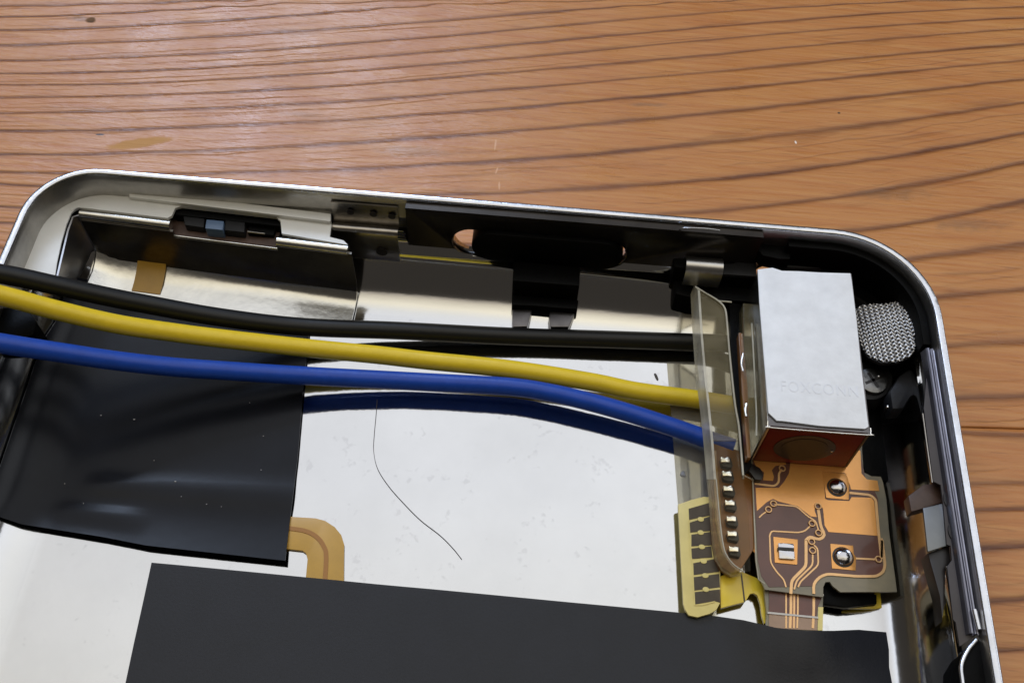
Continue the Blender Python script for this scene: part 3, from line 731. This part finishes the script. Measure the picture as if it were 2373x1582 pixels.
# socket on the red end
fc = (fill(bl,0,-.015)+fill(br2,0,-.015))/2; fc = Vector((fc.x-.25, fc.y, (ZJ+ZB)/2-.1))
fn = Vector((ex.y, -ex.x, 0)).normalized()
def face_disc(name, r, t, m, rz=1.):
    bm = bmesh.new(); a = []; b = []
    for k in range(32):
        q = 2*math.pi*k/32; o = fc+ex*r*math.cos(q)+Vector((0,0,r*rz*math.sin(q))); a.append(bm.verts.new(o+fn*t)); b.append(bm.verts.new(o-fn*.05))
    bm.faces.new(a); bm.faces.new(b[::-1])
    for k in range(32): bm.faces.new((a[k], b[k], b[(k+1)%32], a[(k+1)%32]))
    return finish(bm, name, m, jk, 35)
face_disc('socket_ring', 1.95, .03, mat('socket_brown', (.035,.018,.012), .4), .9)
face_disc('socket_plug', 1.5, .05, M_HOLE, .9)
bm = bmesh.new(); bmesh.ops.create_icosphere(bm, subdivisions=1, radius=.1, matrix=Matrix.Translation(fc+ex*1.75+fn*.06)); finish(bm, 'socket_glint', M_PIN, jk)
# paper label with a slightly uneven outline
so = [(1756,624),(1790,620),(1812,627),(1850,628),(1900,631),(1971,633),(1974,650),(1985,740),(1996,850),(2008,950),(2013,988),(2005,993),(1900,986),(1815,975),(1800,974),(1781,956),(1779,930),(1768,800),(1760,700)]
lab = prism('label_sticker', so, ZJ+.16, ZJ+.01, M_STICK, jk, .03)
cu = bpy.data.curves.new('lettering', 'FONT'); cu.body = 'FOXCONN'; cu.size = 1.0; cu.extrude = .004; cu.space_character = 1.12
to = bpy.data.objects.new('lettering', cu); C.objects.link(to)
dg = bpy.context.evaluated_depsgraph_get(); tm = bpy.data.meshes.new_from_object(to.evaluated_get(dg)); bpy.data.objects.remove(to)
lo_, hi_ = A(1808,905,ZJ+.165), A(1990,919,ZJ+.165); wv = hi_-lo_; wx = max(v.co.x for v in tm.vertices)
ux = wv/wx; uy = ey*(A(1808,905,ZJ).y*0+.78)/max(v.co.y for v in tm.vertices)
for v in tm.vertices: 
    c = v.co.copy(); v.co = (lo_+ux*c.x+uy*c.y+Vector((0,0,.01*(1 if c.z > 0 else 0))))*S
link('lettering', tm, M_INK, jk)

# ------------------------------------------------------------------ flexible circuit board
fb = empty('flex_circuit', (0,0,0), 'copper and brown flexible circuit with solder pads below the jack', 'circuit board')
Z1 = zt(1550, 900, 3.92); Zb = zt(1550, 1180, 3.9)
ZF = 1.60
outl = [(1737,1040)]+Z1((755,800))+[(1745,1180),(1750,1290)]+Zb((820,620),(860,700))+[(1772,1365)]+Zb((1395,790),(1395,700),(1415,655),(1455,652),(1480,690),(1550,745),(2062,742),(1990,200))+Z1((1975,1000),(1945,850),(1925,800),(1840,795),(1770,760),(1755,560))+[(1998,1000),(1800,990)]
prism('laminate', outl, ZF, 1.42, M_OLIVE, fb)
inn = Z1((765,640),(765,800),(795,1300),(810,1560))+Zb((835,600),(905,700),(1310,690),(1340,620),(1420,570),(1700,600),(1880,590),(1940,540),(1900,200))+Z1((1900,1000),(1870,930),(1830,850),(1790,830),(1735,560))+[(1985,1000),(1800,1000)]
prism('brown_film', inn, ZF+.03, ZF+.005, M_FLEX, fb)
cA = Z1((1110,640),(1740,560),(1750,770),(1800,825),(1895,835),(1912,930),(1655,915),(1640,860),(1600,765),(1400,755),(1420,1000),(1445,1012),(1640,1020),(1660,985),(1840,990),(1865,1020),(1895,1335),(1450,1300),(1415,1240),(1400,1090),(1365,1040),(1325,1055),(1325,1110),(1345,1165),(1290,1160),(1165,1065),(1000,1025),(945,1000),(890,1030),(800,1110),(788,900),(1000,900),(1050,840),(1090,770))
prism('copper_area', cA, ZF+.05, ZF+.03, M_COPPER, fb)
prism('copper_area', Z1((745,600),(1070,620),(1065,690),(970,700),(935,740),(955,800),(945,838),(855,830),(865,760),(790,700)), ZF+.05, ZF+.03, M_COPPER, fb)
prism('copper_area', Z1((700,1330),(760,1300),(780,1420),(785,1500),(720,1400)), ZF+.05, ZF+.03, M_COPPER, fb)
def trace(pts, wpx, m=M_TRACE, name='trace', z=ZF+.07):
    bm = bmesh.new(); P = [A(u, v, z) for u, v in pts]
    # round the corners a little
    Q = [P[0]]
    for a, b, c in zip(P, P[1:], P[2:]):
        r = min(.22, (b-a).length*.4, (c-b).length*.4); p0 = b+(a-b).normalized()*r; p1 = b+(c-b).normalized()*r
        Q += [p0, (p0+p1)/2*.5+b*.5, p1]
    Q.append(P[-1]); ribbon_bm(bm, Q, wpx/33., .03); return finish(bm, name, m, fb, 0)
trace(Z1((780,862),(960,885),(1000,850),(1000,765),(1030,735)), 4.5)
trace(Z1((1640,945),(1830,965),(1880,1005),(1905,1300),(1935,1560))+Zb((1925,250),(1955,500),(1940,560),(1880,602),(1700,602),(1430,580),(1360,610),(1308,670),(1310,760)), 5.5)
trace(Z1((960,1050),(1160,1068),(1270,1165),(1335,1200),(1360,1290)), 3)
trace(Z1((895,1110),(850,1140),(820,1170)), 2.6)
trace(Z1((1290,1240),(1240,1290),(1180,1306),(930,1292),(915,1340))+Zb((912,250),(920,480),(980,570),(1040,630),(1060,700)), 3)
trace(Z1((1357,1090),(1380,1250),(1420,1330),(1370,1372),(1280,1342),(1245,1375))+Zb((1240,280),(1240,510),(1110,640),(1103,760)), 6)
trace(Zb((1300,310),(1345,350),(1352,500),(1190,650),(1168,700)), 3.2)
trace(Zb((1300,400),(1300,500),(1155,640),(1133,720)), 3.4)
trace(Zb((1680,440),(1880,450)), 3.8)
def via(u, v, r=.19):
    p = A(u, v, ZF+.085); bm = bmesh.new(); T = [p+Vector((r*math.cos(a*math.pi/9), r*math.sin(a*math.pi/9), 0)) for a in range(19)]
    tube_bm(bm, T, .055, 6, False); finish(bm, 'via', M_TRACE, fb, 60)
for u, v in Z1((950,1045),(905,1098),(1300,1225),(1360,1310),(1355,1068),(1030,725))+Zb((1290,290),(1298,370),(1895,450)): via(u, v)
def pad(quad, cu_, cv_, dome, r, m=M_SOLDER):
    o = prism('pad', quad, ZF+.08, ZF+.03, M_COPPER, fb, .01)
    if dome:
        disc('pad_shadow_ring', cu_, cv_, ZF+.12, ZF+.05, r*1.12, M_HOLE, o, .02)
        bm = bmesh.new(); p = A(cu_, cv_, ZF+.1); bmesh.ops.create_uvsphere(bm, u_segments=20, v_segments=12, radius=r, matrix=Matrix.Translation(p) @ Matrix.Diagonal((1,.98,.62,1)))
        finish(bm, 'solder_dome', m, o, 80)
    return o
pad(Z1((1395,755),(1610,770),(1640,860),(1635,1010),(1430,990)), *Z1((1528,895))[0], True, .58)
pad(Zb((1460,308),(1665,325),(1672,400),(1692,430),(1688,550),(1475,530)), *Zb((1575,428))[0], True, .60)
o = pad(Zb((945,245),(1165,270),(1160,497),(958,478)), 0, 0, False, 0)
q = prism('chip_terminal', Zb((988,298),(1130,305),(1142,450),(998,440)), ZF+.3, ZF+.08, M_SOLDER, o, .08)
prism('chip_body', Zb((986,335),(1132,345),(1134,375),(988,362)), ZF+.36, ZF+.1, M_HOLE, o, .03)
# neck going down under the tape
neckL = Zb((862,700),(868,800),(880,900),(886,1075)); neckR = Zb((1395,770),(1392,850),(1388,900),(1386,1100))
prism('neck', [neckL[0],neckL[1],neckL[2],neckL[3],neckR[3],neckR[2],neckR[1],neckR[0]], 1.25, .95, M_OLIVE, fb)
prism('neck_film', Zb((905,720),(905,925),(1335,965),(1345,880),(1395,770)), 1.30, 1.26, mat('red_brown_film', (.16,.05,.028), .35, coat=.3, var=.4, vscale=4), fb)
prism('neck_film', Zb((905,930),(905,1070),(1340,1090),(1345,970)), 1.30, 1.26, mat('tan_film', (.42,.26,.16), .4, coat=.2, var=.2, vscale=5), fb)
for x0, x1, w_ in ((1060,1060,3),(1103,1096,5),(1133,1130,3.4),(1166,1160,3.2),(1310,1302,5)):
    trace(Zb((x0,715),(x0,900),(x1,1070)), w_, z=1.33)
trace(Zb((1130,740),(1125,1060)), 8, mat('dull_copper', (.42,.20,.10), .4), z=1.315)
for a, b in (((905,714),(1400,770)), ((892,930),(1350,975))):
    trace(Zb(a, b), 4, M_LINE, 'film_edge', 1.36)
prism('laminate_tab', Zb((1350,880),(1395,880),(1390,1090),(1345,1090)), 1.28, .9, M_YEDGE, fb)
# black slab as the board's painted shadow, and yellow film under the board
prism('under_board_shadow', Zb((1395,700),(1450,650),(1500,740),(1880,765),(1880,850),(1600,880),(1395,850)), 1.0, .5, M_BLACK, fb, .05)
prism('under_film', Zb((1860,740),(2060,740),(2110,700),(2150,730),(2140,840),(2050,880),(1850,895),(1600,890),(1600,870),(1870,850)), .55, .35, M_YFLEX, fb, .04)
prism('under_film', [(2055,1250),(2062,1180),(2075,1190),(2100,1370),(2100,1400),(2078,1372)], .9, .4, M_OLIVE, fb, .04)

# ------------------------------------------------------------------ comb shaped yellow flex connector
cb_ = empty('comb_connector', (0,0,0), 'pale yellow flex tail with a comb of dark contacts, left of the pins', 'flex connector')
prism('film', Zb((85,0))+Z1((85,1050),(200,1010),(320,980),(370,985))+Zb((375,300),(465,500),(465,840),(430,905),(370,940),(260,972),(180,955),(145,900),(130,850)), .95, .7, M_YEDGE, cb_, .03)
ys_ = [(180,-95,30),(185,75,85),(190,225,225),(200,350,345)]
rows = [Z1((180,1090),(370,1035),(375,1150),(185,1190)), Z1((190,1215),(375,1160),(380,1290),(195,1305)), Z1((205,1325),(380,1300),(385,1420),(205,1430)),
        Z1((205,1450),(385,1430),(395,1530),(210,1545)), Zb((215,485),(440,440),(455,560),(222,590)), Zb((225,610),(455,580),(462,700),(232,730)), Zb((235,745),(462,720),(465,840),(415,825),(240,855))]
for r_ in rows: prism('contact_gap', r_, .98, .90, M_COMB, cb_)
for x, y in ((290,1185),(290,1305),(300,1435)):
    disc('contact_tip', *Z1((x, y))[0], 1.03, .93, .16, M_YEDGE, cb_, .02, 1.3)
for x, y in ((315,465),(330,595),(335,720)):
    disc('contact_tip', *Zb((x, y))[0], 1.03, .93, .16, M_YEDGE, cb_, .02, 1.3)
trace_c = bmesh.new(); P = [A(u, v, 1.0) for u, v in Z1((180,1190),(195,1500))+Zb((215,480),(225,760),(235,862),(300,860),(415,830))]; ribbon_bm(trace_c, P, .07, .03); finish(trace_c, 'contact_line', M_YEDGE, cb_, 0)
prism('yellow_tail', Zb((462,600),(500,590),(660,560),(800,620),(850,690),(890,960),(900,1010),(862,1030),(840,960),(825,850),(800,775),(770,755),(735,760),(712,800),(690,832),(470,890)), .75, .5, M_YFLEX, cb_, .03)
bm = bmesh.new(); ribbon_bm(bm, [A(u, v, .78) for u, v in Zb((655,575),(672,720),(685,830))], .09, .03); finish(bm, 'fold_line', M_COMB, cb_, 0)

# ------------------------------------------------------------------ pin header under the clear guard
ph = empty('pin_header', (0,0,0), 'row of seven silver pins in dark amber resin beside the circuit', 'pin connector')
prism('resin_body', Z1((365,480),(640,560),(680,740),(760,800),(780,1300))+Zb((775,350),(640,560),(560,575),(470,510),(430,430),(400,250)), 1.75, .9, M_AMBER, ph, .1)
prism('resin_band', Z1((395,560),(430,560),(470,1000),(480,1300),(520,1500),(480,1480),(420,1200)), 1.85, 1.7, mat('amber_light', (.36,.20,.05), .3, coat=.3), ph, .03)
for x, y in Z1((515,645),(530,770),(540,905),(555,1035),(568,1180),(575,1315),(590,1455)):
    c = A(x, y, 2.35); a = 12; 
    pin = prism('pin', [(x-11,y-7),(x-3,y-5),(x+4,y-7),(x+11,y-5),(x+11,y+6),(x+3,y+5),(x-10,y+5)], 2.45, 2.15, M_PIN, ph, .06)
    prism('pin_shadow_base', [(x-12,y-4),(x+13,y-5),(x+17,y+12),(x+14,y+19),(x-9,y+14)], 2.15, 1.6, M_HOLE, ph, .08)  # black base, spread to the lower right as the pin's painted shadow

# ------------------------------------------------------------------ clear plastic guards
cg = empty('clear_guard', (0,0,0), 'tall clear plastic guard with slanted top over the wire ends', 'plastic guard')
zT, zB = 5.2, 3.0
outerL = [(1613,662),(1605,683),(1609,760),(1616,860),(1625,930),(1634,1010),(1643,1110),(1650,1190),(1656,1260),(1662,1295),(1676,1318),(1698,1332),(1718,1327)]
ofs = 17
inL = [(1622,672),(1624,700),(1629,780),(1637,870),(1645,940),(1653,1020),(1660,1110),(1667,1190),(1674,1250),(1682,1282),(1698,1305),(1712,1316),(1722,1322)]
rT = [(1640,682),(1664,697),(1680,715),(1685,750),(1690,810),(1697,880),(1704,940),(1712,985),(1717,1040),(1722,1100)]
# top sheet: inner outline
top_poly = inL[:]+[(1740,1322),(1736,1200),(1722,1100)]+rT[::-1][1:]
prism('guard_top', inL[:6]+[(1715,1020),(1712,985)]+rT[::-1][3:], zT-.1, zT-.25, M_CLEAR, cg)
prism('guard_lower', inL[5:]+[(1740,1322),(1736,1200),(1722,1100),(1716,1022)], zT-.1, zT-.25, M_CLEARL, cg)
for i0, i1, m_ in ((0, 7, M_CLEARE), (6, 13, clear_mat('clear_plastic_amber', (.45,.36,.24), .34, .2))):
    g = [[A(a[0], a[1], zB)*(1-k)+A(b[0], b[1], zT)*k for a, b in zip(outerL[i0:i1], inL[i0:i1])] for k in (0, .5, 1)]
    bm = bmesh.new(); sheet_bm(bm, g, .15); finish(bm, 'guard_side', m_, cg, 50)
bm = bmesh.new(); tube_bm(bm, catmull([A(u, v, zT) for u, v in inL[6:]], 3), .045, 6); finish(bm, 'guard_rim', M_CLEARE, cg, 60)
bm = bmesh.new(); tube_bm(bm, catmull([A(u, v, zT) for u, v in rT]+[A(1722,1108,zT-.5)], 3), .07, 8); finish(bm, 'guard_rim', M_CLEARE, cg, 60)
bm = bmesh.new(); tube_bm(bm, [A(1722,1100,zT-.6), A(1746,1112,ZF+.25)], .05, 6); tube_bm(bm, [A(u, v, ZF+.25) for u, v in ((1744,1105),(1748,1200),(1752,1300),(1758,1342),(1772,1352))], .055, 6); finish(bm, 'guard_foot', M_CLEARE, cg, 60)
bm = bmesh.new(); tube_bm(bm, [A(1611,664,zT), A(1640,682,zT), A(1664,697,zT), A(1695,700,zT-.2)], .06, 6); finish(bm, 'guard_rim', M_CLEARE, cg, 60)
prism('gap_shade', [(1690,700),(1718,705),(1722,800),(1730,900),(1736,1010),(1742,1080),(1726,1096),(1716,985),(1702,900),(1694,810)], 3.4, 2.5, M_BLACK, cg, .05)  # black block put in as the shade of the gap beside the spacer
prism('slot_rib', [(1712,770),(1721,772),(1733,900),(1740,1060),(1732,1060),(1722,940)], 4.2, 3.4, M_AMBER, cg, .04)
prism('guard_latch', [(1720,1078),(1740,1072),(1762,1084),(1770,1100),(1764,1112),(1750,1110),(1740,1096)], 2.1, 1.65, M_HOLE, cg, .06)
cg2 = empty('clear_spacer', (0,0,0), 'narrow clear plastic spacer squeezed between the guard and the jack', 'plastic spacer')
prism('spacer_body', [(1722,702),(1762,706),(1768,800),(1776,900),(1782,960),(1765,1000),(1745,1050),(1736,1000),(1730,900),(1724,800)], 4.6, 3.4, M_CLEAR, cg2, .05)
bm = bmesh.new(); tube_bm(bm, catmull([A(u, v, 4.7) for u, v in ((1742,750),(1745,800),(1750,900),(1753,960),(1753,1010))], 4), .065, 6); finish(bm, 'spacer_rib', M_CLEARE, cg2, 60)
bm = bmesh.new(); tube_bm(bm, catmull([A(u, v, 4.6) for u, v in ((1730,935),(1727,950),(1729,965))], 4), .1, 8); finish(bm, 'spacer_rib', M_PIN, cg2, 60)
bm = bmesh.new(); tube_bm(bm, catmull([A(u, v, 4.6) for u, v in ((1722,820),(1718,842),(1722,860))], 4), .08, 8); finish(bm, 'spacer_rib', M_PIN, cg2, 60)

# ------------------------------------------------------------------ wires
def wire(name, pts, r, m, label):
    P = catmull([A(u, v, z) for u, v, z in pts], 10); bm = bmesh.new(); tube_bm(bm, P, r, 24)
    o = finish(bm, name, m, None, 60); return tag(o, label, 'wire', 'insulated wires crossing the case')
wire('black_wire', [(-420,575,13.5),(-200,603,11.2),(0,634,9.0),(129,661,7.6),(238,685,6.3),(340,705,5.2),(510,735,3.6),(700,757,2.0),(924,766,1.35),(1180,779,.92),(1400,786,.92),(1610,793,1.0),(1690,796,1.3),(1762,802,2.0)], .64, M_WBLACK,
     'black wire lying highest across the case, above the yellow wire')
wire('yellow_wire', [(-420,575,13.8),(-200,640,11.6),(0,684,9.4),(136,720,7.8),(272,751,6.2),(400,770,4.9),(510,784,4.0),(700,805,2.6),(873,822,1.9),(986,835,1.6),(1180,855,1.5),(1367,884,1.35),(1475,906,1.15),(1616,925,1.0),(1690,937,1.2),(1765,945,1.6)], .635, M_WYEL,
     'yellow wire running between the black wire and the blue wire')
wire('blue_wire', [(-420,700,12.2),(-200,760,10.2),(0,795,8.2),(136,816,6.8),(272,836,5.4),(400,850,4.2),(510,858,3.4),(700,870,2.1),(873,879,1.55),(986,885,1.4),(1180,896,1.45),(1275,910,1.5),(1367,931,1.5),(1475,962,1.4),(1584,998,1.25),(1640,1018,1.25),(1700,1038,1.3)], .635, M_WBLUE,
     'blue wire lying lowest of the coloured wires and bending down at right')

# ------------------------------------------------------------------ tapes and films
def coons(top, right, bottom, left, ni, nj, offf):
    def samp(L, t):
        k = t*(len(L)-1); i = min(int(k), len(L)-2); f = k-i
        return Vector((L[i][0]*(1-f)+L[i+1][0]*f, L[i][1]*(1-f)+L[i+1][1]*f))
    g = []
    for j in range(nj+1):
        v = j/nj; row = []
        for i in range(ni+1):
            u = i/ni
            p = (samp(top,u)*(1-v)+samp(bottom,u)*v+samp(left,v)*(1-u)+samp(right,v)*u
                 -(samp(top,0)*(1-u)*(1-v)+samp(top,1)*u*(1-v)+samp(bottom,0)*(1-u)*v+samp(bottom,1)*u*v))
            row.append(on_shell(p.x, p.y, offf(u, v)))
        g.append(row)
    return g
def off1(u, v):
    o = 0.30+.05*noise.noise(Vector((u*3, v*3, 1)))
    vr = .835+.02*(u-.5); o += .20*math.exp(-((v-vr)/.035)**2)*max(0, min(1, (u-.50)/.07))*(1-.3*max(0, u-.6)/.4)
    o += .15*math.exp(-((v-.925)/.032)**2)*max(0, 1-(abs(u-.62)/.17)**2)
    if v > .88: o += (((v-.88)/.12)**1.5)*.30*min(1, u*1.6+.1)
    return o
g = coons([(161,641),(238,654),(430,672),(721,707)], [(721,707),(714,800),(703,905),(690,1060),(661,1299)], [(-70,1176),(0,1198),(51,1215),(238,1244),(340,1264),(661,1299)],
          [(161,641),(129,744),(105,780),(82,838),(51,930),(0,1080),(-30,1130),(-70,1176)], 44, 60, off1)
bm = bmesh.new(); sheet_bm(bm, g[::-1], .05)
tag(finish(bm, 'black_tape', M_TAPE, None, 60), 'glossy black tape patch at left under the wires, with a raised lower edge', 'tape')
a, b = A(353,1305,.42), A(2053,1466,.42); lft = (A(293,1582,.42)-a); rgt = (A(2074,1582,.42)-b)
bm = bmesh.new(); q = 26; g = []
for j in range(13):
    row = []
    for i in range(q+1):
        t = i/q; s = j/12*4.2
        p = (a+lft*s)*(1-t)+(b+rgt*s)*t; edge = .012*noise.noise(Vector((t*14, j, 3)))
        bump_ = .12*math.exp(-((t-.845)/.05)**2)
        over = 1.12*math.exp(-((t-.873)/.058)**4)*math.exp(-(s/.9)**2)
        row.append(Vector((p.x, p.y+edge-over*.64, .42+over+.06*noise.noise(Vector((t*5, s*2, 0))))))
    g.append(row)
sheet_bm(bm, g[::-1], .18)
tag(finish(bm, 'black_tape', M_TAPE2, None, 60), 'large matt black tape sheet across the bottom of the case floor', 'tape')
# gold flex loop
gf = empty('gold_flex_loop', (0,0,0), 'gold flex strip bending round between the two black tapes', 'flex strip')
Zg = zt(0, 1050, 2.94)
go_ = Zg((1700,400),(1985,430),(2150,440),(2215,458),(2280,500),(2325,555),(2345,620),(2340,1000),(2075,1000),(2080,880),(2095,720),(2085,680),(2060,662),(1955,650),(1700,640))
prism('gold_film', go_, .22, .05, M_GOLD, gf, .03)
bm = bmesh.new(); ribbon_bm(bm, catmull([A(u, v, .26) for u, v in Zg((1700,480),(1980,510),(2090,530),(2160,570),(2205,630),(2222,710),(2205,990))], 4), .28, .04); finish(bm, 'flex_trace', M_GOLDT, gf, 0)
# gold tab at the bracket foot
gt = empty('gold_tab', (0,0,0), 'short golden tape tab at the foot of the switch bracket', 'tape')
Za = zt(0, 380, 3.92)
_c = A(0,0,0)
def foot_s(u, v): return (A(u, v, .5)-fl).dot(ax)
g = face_grid(foot_s(319,640), foot_s(384,648), [(.16,1.12),(.26,.95),(.54,.60),(.95,.36),(1.6,.24),(2.3,.22)], 3)
g = [[q+nn*.12+Vector((0,0,.26)) for q in row] for row in g]
bm = bmesh.new(); sheet_bm(bm, g[::-1], .04); finish(bm, 'tab_film', M_GOLD, gt, 60)
def bface(u, v, d=.05):            # point on the bracket's front face
    dd = RM @ np.array([(u-W/2)/FPX, -(v-H/2)/FPX, -1.0]); o_ = fl+nn*d
    t = ((o_.x-CAM[0])*nn.x+(o_.y-CAM[1])*nn.y)/(dd[0]*nn.x+dd[1]*nn.y); return Vector(CAM+dd*t)
# clear tape strip on the floor
prism('clear_tape', [(1546,838),(1616,838),(1624,900),(1640,1060),(1650,1150),(1572,1168),(1562,1040)], .10, .02, M_FILM)
tag(bpy.data.objects['clear_tape'], 'strip of clear tape on the bright floor left of the guard', 'tape')
# hair
bm = bmesh.new(); tube_bm(bm, catmull([A(u, v, .06) for u, v in ((874,925),(872,955),(867,1010),(866,1045),(875,1085),(900,1125),(935,1165),(975,1205),(1020,1240),(1050,1270),(1070,1295))], 6), .020, 5)
tag(finish(bm, 'hair', M_HAIR, None, 60), 'single thin hair curving over the bare metal floor', 'hair')
# specks
def speck(u, v, r, m, lab, st=1., rot=0., z=.05):
    p = A(u, v, z); bm = bmesh.new(); bmesh.ops.create_icosphere(bm, subdivisions=2, radius=r, matrix=Matrix.Translation(p) @ Matrix.Rotation(rot, 4, 'Z') @ Matrix.Diagonal((1, st, .35, 1)))
    for v_ in bm.verts: v_.co += Vector((noise.noise(v_.co*5), noise.noise(v_.co*5+Vector((9,9,9))), 0))*r*.5
    return tag(finish(bm, 'dust_speck', m, None, 60), lab, 'speck')
speck(1521, 872, .10, M_HAIR, 'dark sliver of dirt on the floor right of the yellow wire', 3.2, .45)
speck(1582, 1098, .20, mat('grey_dirt', (.25,.25,.27), .7), 'grey dirt spot on the clear tape beside the comb connector')
speck(838, 632, .13, M_PIN, 'bright metal speck on the top wall right of the bracket', 1.4, 0., 1.2)

# loose dust lying on the tape, the floor and the table
bm = bmesh.new(); rnd = random.Random(5)
pts = [(234,962,.45),(610,1010,.5),(420,1150,.5),(150,1120,.6)]+[(rnd.uniform(20,640), rnd.uniform(900,1190), .48) for _ in range(10)]+[(rnd.uniform(340,2040), rnd.uniform(1480,1580), .47) for _ in range(16)]
for u, v, z in pts:
    p = A(u, v, z); bmesh.ops.create_icosphere(bm, subdivisions=1, radius=rnd.uniform(.02,.05), matrix=Matrix.Translation(p) @ Matrix.Diagonal((rnd.uniform(.6,2), 1, .5, 1)))
d_ = tag(finish(bm, 'dust', M_DUST, None, 60), 'fine pale dust specks scattered over the black tape', 'dust'); d_['kind'] = 'stuff'
